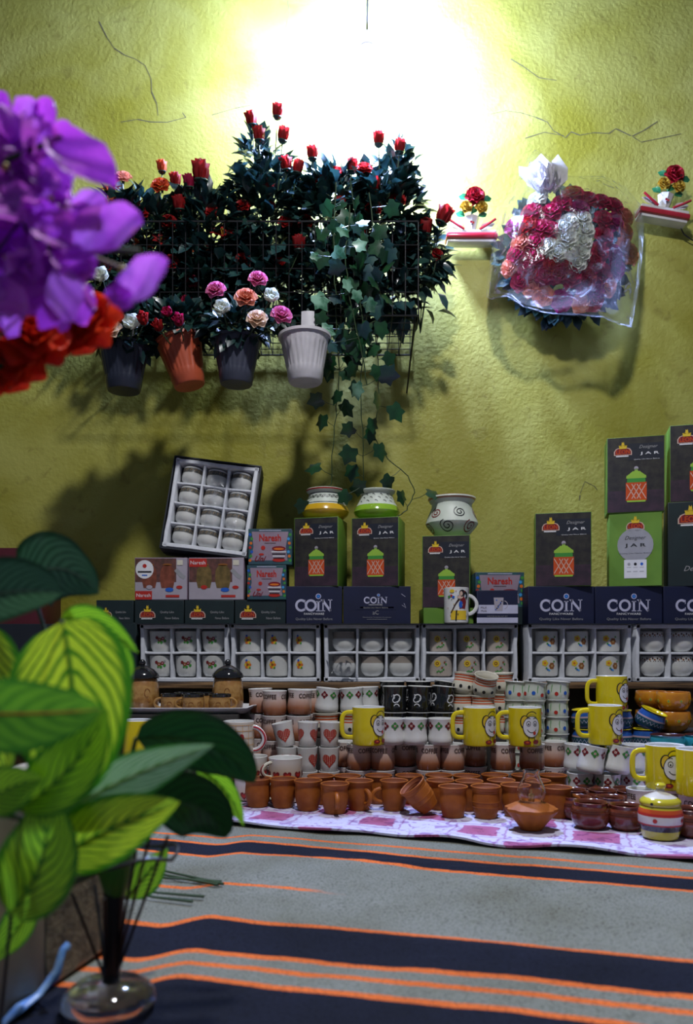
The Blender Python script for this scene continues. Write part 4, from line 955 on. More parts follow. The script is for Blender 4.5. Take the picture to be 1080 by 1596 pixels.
def art_jargreen(A, W, Hh):
    logo(A, 0, Hh * 0.82, W * 0.34); A.disc(0, Hh * 0.56, W * 0.34, greyhalo, 24); A.up(); A.text('Designer', 0, Hh * 0.65, W * 0.40, black_ink, shear=0.4)
    A.text('J A R', 0, Hh * 0.55, W * 0.40, black_ink, h_=Hh * 0.06, bold=0.02); A.text('Quality Like Never Before', 0, Hh * 0.445, W * 0.62, black_ink, h_=Hh * .018)
    A.rect(0, Hh * 0.235, W * 0.42, Hh * 0.25, white_ink); A.up()
    for k in (-1, 0, 1): A.disc(k * W * 0.12, Hh * 0.30, W * 0.03, (grey_ink, black_ink, blue_ink)[k + 1], 8); A.rect(k * W * 0.12, Hh * 0.255, W * 0.08, Hh * .006, grey_ink); A.rect(k * W * 0.12, Hh * 0.20, W * 0.08, Hh * .01, grey_ink)
def art_jardark(A, W, Hh):
    logo(A, -W * 0.12, Hh * 0.80, W * 0.42); A.text('Designer', 0.02 * W, Hh * 0.20, W * 0.50, grey_ink, shear=0.4); A.text('JAR', W * 0.12, Hh * 0.145, W * 0.20, white_ink, bold=.02)
def art_coin(A, W, Hh):
    c = lilac_ink; y = Hh * 0.49; h = Hh * 0.31; w_ = W * 0.64; x0 = -w_ / 2
    cc = x0 + w_ * .14
    A.arc(cc, y, h * .42, 48, 312, h * .2, c, 18, h * .44); A.rect(cc + h * .32, y + h * .30, h * .06, h * .34, c); A.rect(cc + h * .32, y - h * .30, h * .06, h * .26, c)
    A.arc(x0 + w_ * .41, y, h * .42, 0, 360, h * .2, c, 24, h * .43)
    xi = x0 + w_ * .62; A.rect(xi, y - h * .06, h * .17, h * .84, c); A.rect(xi, y - h * .47, h * .38, h * .08, c); A.rect(xi, y + h * .34, h * .38, h * .07, c)
    n0 = x0 + w_ * .75; n1 = x0 + w_ * .95; A.rect(n0, y, h * .1, h, c); A.rect(n1, y, h * .09, h, c); A.line([(n0 - h * .06, y + h * .48), (n1 + h * .02, y - h * .48)], h * .2, c)
    A.rect(n0 - h * .04, y + h * .47, h * .34, h * .07, c); A.rect(n0, y - h * .47, h * .36, h * .07, c); A.rect(n1, y + h * .47, h * .36, h * .07, c)
    A.up(); A.disc(xi, y + h * .78, h * .24, c, 18); A.up().disc(xi, y + h * .78, h * .17, blue_ink, 16); A.up().disc(xi, y + h * .78, h * .08, sky_ink, 10)
    A.text('FANCYWARE', 0, Hh * 0.265, W * 0.36, white_ink, h_=Hh * .055, bold=.01); A.text('Quality Like Never Before', 0, Hh * 0.12, W * 0.66, greyhalo, h_=Hh * .085)
def art_coin2(A, W, Hh):
    B = Art(A.mb, lambda u, v, e: (u * .55 - W * 0.02, -0.0005 - e, v * .55 + Hh * 0.36), 0.0003)
    c0 = A.l; art_coin(B, W, Hh); A.up().up(); A.rect(0, Hh * 0.44, W * .5, Hh * 0.05, navy)
    A.rect(-W*.02, Hh * 0.415, W * .6, Hh * 0.075, navy); A.up(); A.text('aC', -W * 0.02, Hh * 0.30, W * 0.09, grey_ink); A.text('Marketed by Fancyware Houseware', 0, Hh * .17, W * .42, grey_ink, h_=Hh * .03); A.rect(0, Hh * .12, W * .30, Hh * .008, grey_ink)
    A.line([(W * .36, Hh * .80), (W * .42, Hh * .72)], .0012, lilac_ink); A.line([(W * .37, Hh * .5), (W * .43, Hh * .42), (W * .40, Hh * .55)], .0012, lilac_ink)
def art_leon(A, W, Hh):
    logo(A, -W * 0.24, Hh * 0.40, W * 0.32); A.text('Quality Like', W * 0.16, Hh * 0.48, W * 0.28, grey_ink, h_=Hh * .12); A.text('Never Before', W * 0.26, Hh * 0.24, W * 0.28, grey_ink, h_=Hh * .10)
def art_naresh(A, W, Hh):
    A.poly([(-W * .42, Hh * .92), (W * .42, Hh * .92), (W * .36, Hh * .5), (W * .40, Hh * .12), (-W * .46, Hh * .12), (-W * .38, Hh * .5)], mauve); A.up()
    for k in range(7):
        A.disc((-.46 + .02 * (k % 3)) * W, Hh * (.12 + .12 * k), W * .035, (orange_ink, green_ink, blue_ink, red_ink)[k % 4], 8); A.disc((.46 - .02 * (k % 3)) * W, Hh * (.12 + .12 * k), W * .035, (green_ink, orange_ink, sky_ink)[k % 3], 8)
    A.rect(0, Hh * .955, W * .5, Hh * .02, lilac_ink); A.up(); A.text('Naresh', 0, Hh * .75, W * .50, red_ink, h_=Hh * .2, bold=.03); A.rect(0, Hh * .60, W * .26, Hh * .015, dark_ink)
    A.disc(W * .20, Hh * .45, W * .16, dred_ink, 16, Hh * .07); A.up(); A.disc(W * .2, Hh * .44, W * .12, orange_ink, 12, Hh * .03)
    for k in range(4): A.rect(W * .20, Hh * (.36 - k * .06), W * (.34 - .03 * k), Hh * .03, (white_ink, black_ink)[k % 2])
    A.disc(W * .2, Hh * .13, W * .15, red_ink, 14, Hh * .05); A.disc(-W * .16, Hh * .47, W * .05, red_ink, 12); A.text('Uni', -W * .22, Hh * .17, W * .26, dred_ink, shear=.5, bold=.02)
    A.disc(-W * .20, Hh * .29, W * .06, red_ink, 10, Hh * .03)
def art_dinner(v):
    def f(A, W, Hh):
        A.rect(-W * .1, Hh * .70, W * .78, Hh * .56, mat('warm_brown_print', (0.16, 0.06, 0.05), .4, (0.08, 0.04, 0.03), 60)); A.up()
        for k in (0, 1):
            cx = (-.22 + .34 * k) * W; c = (mat('copper_print', (0.26, 0.07, 0.04), .4, (.14, .04, .02), 50), mat('olive_print', (0.20, 0.13, 0.04), .4, (.1, .07, .02), 50))[v]
            A.mesh([(cx - .11 * W, .28 * Hh), (cx + .11 * W, .28 * Hh), (cx + .14 * W, .45 * Hh), (cx + .13 * W, .7 * Hh), (cx + .07 * W, .82 * Hh), (cx - .07 * W, .82 * Hh), (cx - .13 * W, .7 * Hh), (cx - .14 * W, .45 * Hh)], [(0, 1, 2, 3, 4, 5, 6, 7)], c)
            A.disc(cx, .83 * Hh, .09 * W, brown_ink, 12, .03 * Hh)
        A.line([(.28 * W, .72 * Hh), (.38 * W, .58 * Hh), (.45 * W, .52 * Hh)], .012, greyhalo); A.up()
        if v == 0: A.disc(-.31 * W, .72 * Hh, .17 * W, white_ink, 22, .22 * Hh); A.up().disc(-.31 * W, .80 * Hh, .04 * W, red_ink, 10); A.rect(-.31 * W, .66 * Hh, .26 * W, .04 * Hh, black_ink); A.rect(-.31 * W, .58 * Hh, .1 * W, .03 * Hh, blue_ink)
        A.rect((-.33, -.33)[v] * W, (.11, .88)[v] * Hh, .32 * W, .2 * Hh, red_ink); A.up(); A.text('Naresh', (-.33, -.33)[v] * W, (.11, .88)[v] * Hh, .27 * W, white_ink)
        A.rect(.36 * W, .88 * Hh, .11 * W, .12 * Hh, cream_gl); A.disc(.35 * W, .30 * Hh, .06 * W, red_ink, 10, .04 * Hh); A.rect(.22 * W, .09 * Hh, .26 * W, .055 * Hh, red_ink); A.disc(.16 * W, .24 * Hh, .08 * W, blue_ink, 10, .05 * Hh)
        A.disc(-.22 * W, .30 * Hh, .06 * W, (whitec, red_ink)[v], 10, .05 * Hh)
    return f
def art_milk(A, W, Hh):
    A.rect(0, Hh * .43, W, Hh * .26, lilac_ink); A.rect(0, Hh * .10, W, Hh * .16, lilac_ink); A.up()
    A.mesh([(W * -.06, .38 * Hh), (W * .13, .38 * Hh), (W * .15, .78 * Hh), (W * -.09, .78 * Hh)], [(0, 1, 2, 3)], whitec); A.arc(.15 * W, .56 * Hh, .10 * W, 80, -80, .002, whitec); A.up()
    for k in range(9): A.disc((-.04 + .02 * (k % 8)) * W + .01 * W * (k % 3), (.42 + .035 * k) * Hh, .018 * W, (blue_ink, black_ink)[k % 2], 7)
    A.text('MILK', -.33 * W, .48 * Hh, .15 * W, dark_ink); A.text('MUG', -.33 * W, .38 * Hh, .13 * W, dark_ink); A.text('FINE PORCELAIN GIFT SET', 0, .22 * Hh, .5 * W, grey_ink, h_=.03 * Hh)
B2 = 2.225
LG = 'dark green crown logo boxes'
for i, (a, b_) in enumerate(((150, 208), (210, 286.5), (288, 364.5), (366, 445))):
    box_thing('cardboard_box', f'flat dark green box with crown logo above the foam trays, {ORD[i]}', 'box', a, b_, 934, 971, B2, 0.16, dkgreen, LG, art=art_leon, z=TT if i else TT)
box_thing('cardboard_box', 'dark carton at the far left end of the bench behind the leaves', 'box', 140, 213, 970, 1062, B2, 0.16, dkgreen, z=SH, art=None)
CG = 'navy COIN boxes'
Z1 = TT
for i, (a, b_, art, rz) in enumerate(((446, 533, art_coin, 0), (535, 640, art_coin2, 0), (823, 926, art_coin, 0), (927.5, 1032, art_coin, 0), (1034, 1138, art_coin, 0))):
    lab = ('navy COIN box directly right of the dark green boxes', 'navy box with small COIN lettering under the middle jar box', 'navy COIN box left of the other two at the right', 'navy COIN box under the lime green jar box', 'navy COIN box cut by the right edge of the photo')[i]
    box_thing('cardboard_box', lab, 'box', a, b_, 912.5, 971, B2, 0.2, navy, CG, rz=rz, art=art, z=Z1)
COINTOP = Z1 + (971 - 912.5) / F * B2; LEONTOP = TT + 37 / F * B2 + .0005
JG = 'designer jar boxes'
for a, b_, y0, D, rz, z, lab in ((457, 528, 804, 2.235, -13, COINTOP, 'dark jar box under the yellow and white pot'), (547, 622, 804, 2.235, -13, COINTOP, 'dark jar box under the green and white pot'),
                                 (835, 920, 797, 2.225, -12, COINTOP, 'dark jar box standing alone on the left navy box of the right group')):
    box_thing('jar_box', lab, 'box', a, b_, y0, 912, D, 0.115, jarb, JG, rz=rz, art=art_jar, side=limec, z=z, edge=None)
mb_, _, _, gz = box_thing('cardboard_box', 'lime green carton lying under the jar box with the spiral pot', 'box', 660, 738, 948, 973, 2.24, 0.14, limec, z=TT)
_, _, _, SPZ = box_thing('jar_box', 'dark jar box carrying the big spiral painted pot', 'box', 658, 732, 835, 948, 2.235, 0.115, jarb, JG, rz=-10, art=art_jar, side=limec, z=gz)
_, _, _, z5 = box_thing('jar_box', 'lime green jar box on the navy COIN boxes', 'box', 951, 1029, 797, 912, 2.225, 0.09, limec, JG, art=art_jargreen, z=COINTOP, rz=-15)
box_thing('jar_box', 'dark jar box standing on top of the lime green one', 'box', 948, 1033, 676, 794, 2.222, 0.09, jarb, JG, art=art_jar, side=limec, z=z5, rz=-14)
_, _, _, z6 = box_thing('jar_box', 'plain dark slate jar box at the right edge of the photo', 'box', 1044, 1130, 780, 912, 2.215, 0.10, dkgreen, JG, art=art_jardark, z=COINTOP, rz=-16)
box_thing('jar_box', 'topmost jar box at the right edge of the photo', 'box', 1047, 1135, 659, 780, 2.215, 0.10, jarb, JG, art=art_jar, side=limec, z=z6, rz=-15)
for i, (a, b_) in enumerate(((210, 292), (294, 380))):
    box_thing('picture_box', ('picture box with copper jars and a round white badge', 'picture box with olive jars under the leaning cup box')[i], 'box', a, b_, 868, 934, B2, 0.15, whitec, 'picture boxes of kitchen jars', art=art_dinner(i), z=LEONTOP, side=mauve)
PINKZ = LEONTOP
_, _, _, z7 = box_thing('patterned_box', 'small pink and teal box, lower of the left pair', 'box', 385, 446, 880, 934, B2 - .005, 0.12, tealc, 'pink and teal boxes', art=art_naresh, z=LEONTOP)
box_thing('patterned_box', 'small pink and teal box, upper of the left pair', 'box', 387, 455, 823, 879, B2 - .005, 0.12, tealc, 'pink and teal boxes', art=art_naresh, z=z7 + .001)
_, _, _, z8 = box_thing('cardboard_box', 'dark green carton under the pink and teal box by the spiral pot box', 'box', 744, 822, 944, 971, 2.30, 0.13, dkgreen, z=TT)
box_thing('patterned_box', 'pink and teal box behind the navy milk mug box', 'box', 741, 817, 889, 944, 2.30, 0.13, tealc, 'pink and teal boxes', art=art_naresh, z=z8)
box_thing('milk_mug_box', 'small navy and white box with a picture of a mug', 'box', 743, 807, 919, 971, 2.21, 0.06, navy, art=art_milk, z=TT)
box_thing('cardboard_box', 'maroon carton at the far left behind the plant', 'box', -40, 66, 851, 971, 2.3, 0.15, mat('maroon_card', (0.10, 0.012, 0.02), .5), z=TT)
box_thing('cardboard_box', 'black carton on the bench far left behind the plant', 'box', -60, 138, 972, 1062, 2.24, 0.2, carton, z=SH)

# art mug on the trays
gp = [(0.030, 0), (0.034, 0.002), (0.0350, 0.008), (0.0352, 0.050), (0.0358, 0.094), (0.0362, 0.100)]
x, y = (713 - CX) / F * 2.19, 2.19
t = thing('picture_mug', 'tall white mug painted with a seated dark haired woman', 'mug', (x, 2.252, TT), (0, 0, 0)); t.location = ((711 - CX) / F * 2.198, 2.198, TT)
mb = vessel(gp, 0.0028, white_gl, white_gl); A = Art(mb, wrap(gp, 0))
A.rect(0.003, 0.022, 0.048, 0.026, yellow_ink, 8); A.up(); A.line([(-0.022, 0.020), (0, 0.024), (0.028, 0.018)], 0.006, black_ink); A.line([(-0.006, 0.006), (-0.004, 0.036)], 0.004, black_ink)
A.poly([(0.004, 0.040), (0.022, 0.040), (0.026, 0.062), (0.018, 0.075), (0.008, 0.070), (0.004, 0.055)], dred_ink, 2); A.poly([(-0.022, 0.028), (-0.018, 0.028), (-0.002, 0.058), (0.006, 0.066), (0.0, 0.068), (-0.010, 0.052)], dark_ink, 2)
A.up(); A.disc(0.008, 0.052, 0.006, blue_ink, 10, 0.010); A.disc(0.006, 0.074, 0.009, skin_ink, 12, 0.006); A.disc(0.012, 0.084, 0.009, black_ink, 14, 0.010); A.arc(0.018, 0.078, 0.010, 100, -60, 0.006, black_ink); A.up(); A.disc(0.009, 0.083, 0.0045, skin_ink, 10, 0.0065)
A.disc(-0.017, 0.094 - .004, 0.007, yellow_ink, 10, 0.005); A.disc(-0.026, 0.074, 0.004, green_ink, 8); A.disc(-0.019, 0.077, 0.0035, red_ink, 8); A.disc(-0.013, 0.073, 0.004, blue_ink, 8)
for q in range(10): A.disc(-0.03 + 0.0061 * q, 0.012 + (q * 37 % 50) * .001 + .03, 0.0014, (red_ink, sky_ink, black_ink, yellow_ink)[q % 4], 6)
mb.build('mug_body', t); mb = MB(); mb.tube(handle_pts(0.034, 0.060, 0.026, 0.080, 1.8, 14, 5), 0.0042, white_gl, 8, 1.3); mb.build('handle', t)

# painted pots on the jar boxes
def painted_pot(px, D, z, label, kind, sc_):
    x, y = (px - CX) / F * D, D
    t = thing('painted_pot', label, 'pot', (x, y, z), (0, 0, 0), 'painted pots on the jar boxes'); t.scale = (sc_,) * 3
    if kind == 2:
        pf = [(0.040, 0), (0.046, 0.003), (0.060, 0.020), (0.074, 0.036), (0.078, 0.044), (0.076, 0.052), (0.066, 0.078), (0.060, 0.092), (0.060, 0.102), (0.068, 0.112, mat('peach_rim', (0.50, 0.24, 0.15), .2, coat=.5)), (0.072, 0.117), (0.071, 0.121)]
        body = mat('mint_white_glaze', (0.62, 0.68, 0.58), 0.15, coat=0.6); ins = mat('brown_inside', (0.3, 0.12, 0.06), .4)
    else:
        bot = (yel_d, mat('leaf_green_glaze', (0.28, 0.50, 0.03), 0.15, coat=.6))[kind]; body = mat('mint_white_glaze', (0.62, 0.68, 0.58))
        pf = [(0.040, 0, bot), (0.048, 0.003, bot), (0.062, 0.014, bot), (0.066, 0.024, bot), (0.063, 0.034, bot), (0.058, 0.040), (0.050, 0.056), (0.045, 0.070), (0.0455, 0.074), (0.052, 0.080, (red_ink, body)[kind]), (0.053, 0.084)]; ins = body
    mb = vessel(pf, 0.004, body, ins, None, 36); w2 = [(q[0], q[1]) for q in pf]
    if kind == 2:
        for k in range(6):
            for zc, off, rr in ((0.070, 0, 0.016), (0.030, 30, 0.019)):
                A = Art(mb, wrap(w2, k * 60 + off + 12)); pts = []
                for i in range(30):
                    a = i * 0.42; r_ = rr * (1 - i / 33); pts.append((r_ * 1.35 * math.cos(a + 2), zc + r_ * math.sin(a + 2)))
                A.line(pts, 0.0030, (black_ink, dred_ink)[k % 2] if off == 0 else (dred_ink, black_ink)[k % 2])
    elif kind == 0:
        for k in range(-12, 12): A = Art(mb, wrap(w2, k * 15)); A.arc(0, 0.057, 0.0095, 0, 180, 0.0012, black_ink, 8, .008); A.arc(0.009, 0.066, 0.0095, 180, 360, 0.0012, black_ink, 8, .008)
        for z_ in (0.044, 0.0715): Art(mb, wrap(w2)).line([(i * 0.008, z_) for i in range(-26, 27)], 0.0016, black_ink)
    else:
        for k in range(14):
            for zc in (0.048, 0.058, 0.067): Art(mb, wrap(w2, k * 26 + zc * 900)).arc(0, zc - .004, 0.007, 20, 120, 0.0018, black_ink)
    mb.build('pot_body', t)
painted_pot(507, 2.30, COINTOP + 109 / F * 2.235 - .002, 'yellow and white painted pot with black vine line', 0, 1.08)
painted_pot(587, 2.30, COINTOP + 109 / F * 2.235 - .002, 'green and white painted pot with small black strokes', 1, 1.05)
painted_pot(704, 2.305, SPZ, 'large mint white pot painted with black and red spirals', 2, 1.0)

# ------------------------------------------------------------------ flowers: shared pieces
def fol_mat(name, c, c2, tr=0.12, rough=0.35): return mat(name, c, rough, c2, 30, transl=tr, coat=0.25)
leaf_d = fol_mat('dark_leaf', (0.012, 0.045, 0.030), (0.008, 0.028, 0.030)); leaf_b = fol_mat('blue_green_leaf', (0.02, 0.07, 0.06), (0.012, 0.04, 0.05))
leaf_g = fol_mat('ivy_leaf', (0.012, 0.065, 0.02), (0.008, 0.035, 0.015)); stem_m = mat('stem_green', (0.03, 0.06, 0.02), 0.5)
def petal_mat(name, c, c2, tr=0.5): return mat(name, c, 0.55, c2, 40, transl=tr)
pm = {'red': petal_mat('red_petal', (0.52, 0.02, 0.02), (0.32, 0.01, 0.012)), 'crimson': petal_mat('crimson_petal', (0.55, 0.015, 0.09), (0.36, 0.01, 0.06)), 'magenta': petal_mat('magenta_petal', (0.45, 0.02, 0.20), (0.32, 0.01, 0.14)),
      'peach': petal_mat('peach_petal', (0.80, 0.36, 0.24), (0.70, 0.24, 0.15)), 'white': petal_mat('white_petal', (0.80, 0.80, 0.74), (0.66, 0.70, 0.62)), 'pink': petal_mat('pink_petal', (0.75, 0.22, 0.42), (0.62, 0.12, 0.32)),
      'orange': petal_mat('orange_petal', (0.75, 0.16, 0.04), (0.60, 0.07, 0.02)), 'cream': petal_mat('cream_petal', (0.80, 0.66, 0.50), (0.74, 0.50, 0.36))}
def leaf_quad(mb, base, d, nrm, L_, W_, m, fold=0.25):
    d = d.normalized(); s_ = d.cross(nrm); s_ = s_.normalized() if s_.length > 1e-6 else Vector((1, 0, 0)); n_ = s_.cross(d)
    pts = [base]
    vs = [base, base + d * L_ * .3 + s_ * W_ * .42 + n_ * W_ * fold, base + d * L_ * .65 + s_ * W_ * .45 + n_ * W_ * fold * .6 - n_ * L_ * .05, base + d * L_ - n_ * L_ * .15,
          base + d * L_ * .65 - s_ * W_ * .45 + n_ * W_ * fold * .6 - n_ * L_ * .05, base + d * L_ * .3 - s_ * W_ * .42 + n_ * W_ * fold, base + d * L_ * .33, base + d * L_ * .68 - n_ * L_ * .04]
    mb.add(vs, [(0, 6, 1), (1, 6, 7, 2), (2, 7, 3), (0, 5, 6), (5, 4, 7, 6), (4, 3, 7)], m)
def petal(mb, M, W_, L_, curl, m, n=4, cup=0.3):
    vs = []; fs = []; nu = 4
    for j in range(n + 1):
        v = j / n; wv = W_ * math.sin(PI * min(0.93, 0.12 + 0.80 * v)) ** 0.7
        for i in range(nu + 1):
            u = i / nu * 2 - 1; vs.append((u * wv / 2, cup * W_ * (u * u) * -0.5 - curl * v * v * L_, v * L_ - .06 * L_ * u * u * (v > .8)))
    for j in range(n):
        for i in range(nu): a = j * (nu + 1) + i; fs.append((a, a + 1, a + nu + 2, a + nu + 1))
    mb.add(vs, fs, m, M)
def rose_mesh(m, r=0.027, open_=1.0, seed=0, k=1.0):
    """rose facing +Z"""
    rnd = random.Random(seed); mb = MB()
    for ring, (n, tilt, rad, L_, W_) in enumerate(((3, 4, .10, .55, .5), (4, 16, .22, .62, .7), (5, 34, .34, .72, .85), (6, 58, .42, .85, .95), (6, 80, .45, .95, 1.0))):
        if open_ < 0.6 and ring > 2: break
        for i in range(n):
            a = 2 * PI * i / n + ring * .7 + rnd.uniform(-.15, .15)
            M = Matrix.Rotation(a, 4, 'Z') @ Matrix.Translation((0, -rad * r * .55, -.05 * r * ring)) @ Matrix.Rotation(R(tilt * open_), 4, 'X') @ Matrix.Rotation(R(0), 4, 'Z')
            petal(mb, M, W_ * r * 1.35, L_ * r * 1.05, .18, m, 4, -.35)
    return mb
def cal(mb, r, m=None):
    for i in range(5):
        a = 2 * PI * i / 5; d = Vector((math.cos(a), math.sin(a), -.1)); leaf_quad(mb, Vector((0, 0, -r * .25)), d, Vector((0, 0, 1)), r * 1.1, r * .4, m or leaf_d)
def bud_mesh(m, r=0.020, seed=0):
    rnd = random.Random(seed); mb = MB()
    for ring, (n, tilt, L_, off) in enumerate(((3, -4, 2.3, .30), (3, 2, 2.2, .55), (4, 8, 2.0, .75))):
        for i in range(n):
            a = 2 * PI * i / n + ring * 1.0
            M = Matrix.Rotation(a, 4, 'Z') @ Matrix.Translation((0, -off * r * .8, 0)) @ Matrix.Rotation(R(tilt), 4, 'X'); petal(mb, M, r * 1.7, L_ * r, .03 + .04 * ring, m, 5, -.55)
    mb.lathe([(0, -r * .3), (r * .45, -r * .15), (r * .8, r * .25), (r * .7, r * .4)], leaf_d, 8); return mb
def lily_mesh(m, r=0.035):
    mb = MB()
    for i in range(6):
        M = Matrix.Rotation(2 * PI * i / 6, 4, 'Z') @ Matrix.Rotation(R(52), 4, 'X'); petal(mb, M, r * .48, r * 1.1, .28, m, 5, -.3)
    for i in range(5): mb.tube([(0, 0, 0), (math.cos(i * 1.26) * r * .15, math.sin(i * 1.26) * r * .15, r * .6)], r * .03, mat('stamen', (0.6, 0.4, 0.05)), 4)
    return mb
FM = {}
def fmesh(kind, color, size):
    k = (kind, color)
    if k not in FM:
        mb = {'rose': lambda: rose_mesh(pm[color], 0.027, 1, len(FM)), 'bud': lambda: bud_mesh(pm[color], 0.02, len(FM)), 'lily': lambda: lily_mesh(pm[color]), 'tight': lambda: rose_mesh(pm[color], 0.045, .58, len(FM))}[kind]()
        if kind in ('rose',): cal(mb, 0.027)
        FM[k] = mb.build('flower', link=False, ang=60); PROTOS.append(FM[k])
    return FM[k]
def aim(d):
    return Vector(d).to_track_quat('Z', 'Y').to_euler()
def bloom(parent, kind, color, loc, d, size=1.0, name='blossom'):
    o = fmesh(kind, color, size).copy(); o.name = name; COL.objects.link(o); o.parent = parent; o.location = loc; o.rotation_euler = aim(d); o.scale = (size,) * 3; return o
def foliage(mb, c, rad, n, seed, m1, m2, L_=0.05, W_=0.026, base=None):
    rnd = random.Random(seed)
    for i in range(n):
        d = Vector((rnd.gauss(0, 1), rnd.gauss(0, 1), rnd.gauss(0, 1))).normalized(); k = rnd.uniform(0.15, 1) ** .5
        p = Vector((c[0] + d.x * rad[0] * k, c[1] + d.y * rad[1] * k, c[2] + d.z * rad[2] * k))
        dd = (d + Vector((rnd.uniform(-.7, .7), rnd.uniform(-.7, .3), rnd.uniform(-.6, .8)))); nr = Vector((rnd.uniform(-.5, .5), -0.6 + rnd.uniform(-.4, .4), .8))
        leaf_quad(mb, p, dd, nr, L_ * rnd.uniform(.6, 1.15), W_ * rnd.uniform(.8, 1.2), m1 if rnd.random() < .6 else m2)

# ------------------------------------------------------------------ wire rack on the wall
black_wire = mat('black_wire', (0.02, 0.02, 0.022), 0.4, metal=0.3)
RX0, RX1 = (128 - CX) / F * 2.2, (652 - CX) / F * 2.2; RZ0 = P(0, 492, 2.2).z; RZ1 = P(0, 345, 2.2).z; RY0, RY1 = 2.20, 2.49
t = thing('wire_rack', 'black wire basket rack on the wall full of artificial roses', 'rack', (0, 2.49, RZ0))
def W(p): return (p[0], p[1] - 2.49, p[2] - RZ0)
mb = MB(); r_ = 0.0014; nx = 26
for i in range(nx + 1):
    x = RX0 + (RX1 - RX0) * i / nx; mb.tube([W((x, RY1, RZ1)), W((x, RY1, RZ0)), W((x, RY0, RZ0)), W((x, RY0, RZ1))], r_, black_wire, 5)
for z in (0, .25, .5, .75, 1):
    zz = RZ0 + (RZ1 - RZ0) * z; mb.tube([W((RX0, RY0, zz)), W((RX1, RY0, zz)), W((RX1, RY1, zz)), W((RX0, RY1, zz))], r_ if 0 < z < 1 else .0028, black_wire, 5, closed=True)
for k in range(1, 6): yy = RY0 + (RY1 - RY0) * k / 6; mb.tube([W((RX0, yy, RZ0)), W((RX1, yy, RZ0))], r_, black_wire, 5)
mb.build('wire_basket', t)
for x in (RX0 + .01, RX1 - .01):
    mb = MB(); mb.tube([W((x, RY0, RZ0)), W((x, RY0 + .02, RZ0 - .02)), W((x, 2.495, RZ0 - .12))], .003, black_wire, 6); mb.build('bracket', t)

# rose and lily bushes standing in the rack (centre px, py, radii px, n leaves, blooms)
def bush(label, px, py, rx, ry, D, n, blooms, seed, m1, m2, extra=()):
    c = P(px, py, D); k = D / F; base = Vector((c.x, D, RZ0 + .008))
    t = thing('artificial_bush', label, 'artificial flowers', base, group='rose bushes in the wire rack')
    mb = MB(); cc = c - base; foliage(mb, cc, (rx * k, 0.09, ry * k), int(n * 1.5), seed, m1, m2, 0.058, 0.032)
    foliage(mb, P(px, 445, 2.32) - base, (rx * k * 1.05, 0.12, 62 * k), int(n * (.7 if rx > 40 else .1)), seed + 77, m1, m2, 0.06, 0.034)
    for (ex, ey, erx, ery, en) in extra: foliage(mb, P(ex, ey, D) - base, (erx * k, 0.05, ery * k), en, seed + 5, m1, m2)
    mb.build('foliage', t, ang=60)
    mb = MB(); rnd = random.Random(seed)
    for b in blooms:
        kind, colr, bx, by, s_, dx, dz = b; p = P(bx, by, D - 0.04 - .04 * rnd.random()) - base; top = p
        mb.tube([(0, 0, 0), (p.x * .3, p.y * .3, max(.02, p.z * .45)), (p.x * .8, p.y * .8, p.z * .8), tuple(p)], 0.0018, stem_m, 5)
        bloom(t, kind, colr, p, (dx, -.35 if kind == 'bud' else -1, dz), s_)
    mb.build('stems', t); return t
red = 'red'
bush('leftmost bush of orange lilies and red flowers behind the purple orchids', 215, 385, 92, 82, 2.31, 420, [('lily', 'orange', 222, 386, 1.0, .2, .5), ('lily', 'orange', 187, 355, .8, 0, .8), ('lily', 'red', 250, 378, .8, .3, .6), ('lily', 'orange', 175, 300, .9, 0, 1), ('rose', 'peach', 190, 276, .9, 0, .8), ('bud', 'orange', 253, 270, .8, 0, 1), ('rose', 'orange', 250, 288, .9, 0, .5), ('lily', 'orange', 170, 318, .8, 0, .6), ('bud', red, 274, 292, .9, 0, 1), ('rose', red, 220, 330, .8, 0, .4), ('rose', red, 262, 345, .8, 0, .4), ('lily', 'red', 165, 420, .8, 0, .4), ('bud', 'crimson', 148, 385, .9, 0, 1)], 1, leaf_d, leaf_b)
bush('bush with a tall red rose bud rising beside the wire grid', 325, 385, 72, 88, 2.30, 380, [('bud', red, 313, 285, 1.35, .05, 1), ('lily', 'red', 347, 370, 1.1, .1, 1), ('lily', 'orange', 293, 392, .6, 0, .4), ('lily', 'red', 324, 394, .6, 0, .2), ('bud', 'crimson', 295, 295, .9, 0, 1), ('rose', red, 378, 405, .8, 0, .3), ('rose', red, 265, 408, .8, 0, .3), ('rose', 'crimson', 300, 438, .6, 0, .1), ('bud', red, 280, 330, 1, 0, 1), ('rose', red, 330, 330, .7, 0, .4), ('rose', 'crimson', 290, 470, .7, 0, .2)], 2, leaf_b, leaf_d)
bush('tallest rose bush with upright pink red buds reaching towards the bulb', 415, 345, 62, 95, 2.30, 430, [('bud', red, 393, 198, .95, -.1, 1), ('bud', red, 432, 185, .9, .1, 1), ('bud', red, 440, 222, .95, .2, 1), ('bud', red, 404, 222, .95, 0, 1), ('bud', red, 447, 268, .95, -.1, 1), ('bud', red, 463, 272, .9, .2, 1), ('bud', red, 418, 308, 1, 0, 1), ('rose', red, 378, 320, .7, 0, .5), ('bud', red, 425, 330, .8, -.3, .8), ('rose', red, 436, 412, .8, 0, .3), ('bud', red, 466, 392, 1.0, 0, .9), ('rose', red, 375, 410, .7, 0, .3), ('rose', 'red', 445, 345, .7, .1, .5)], 3, leaf_b, leaf_d, ((402, 250, 32, 36, 110),))
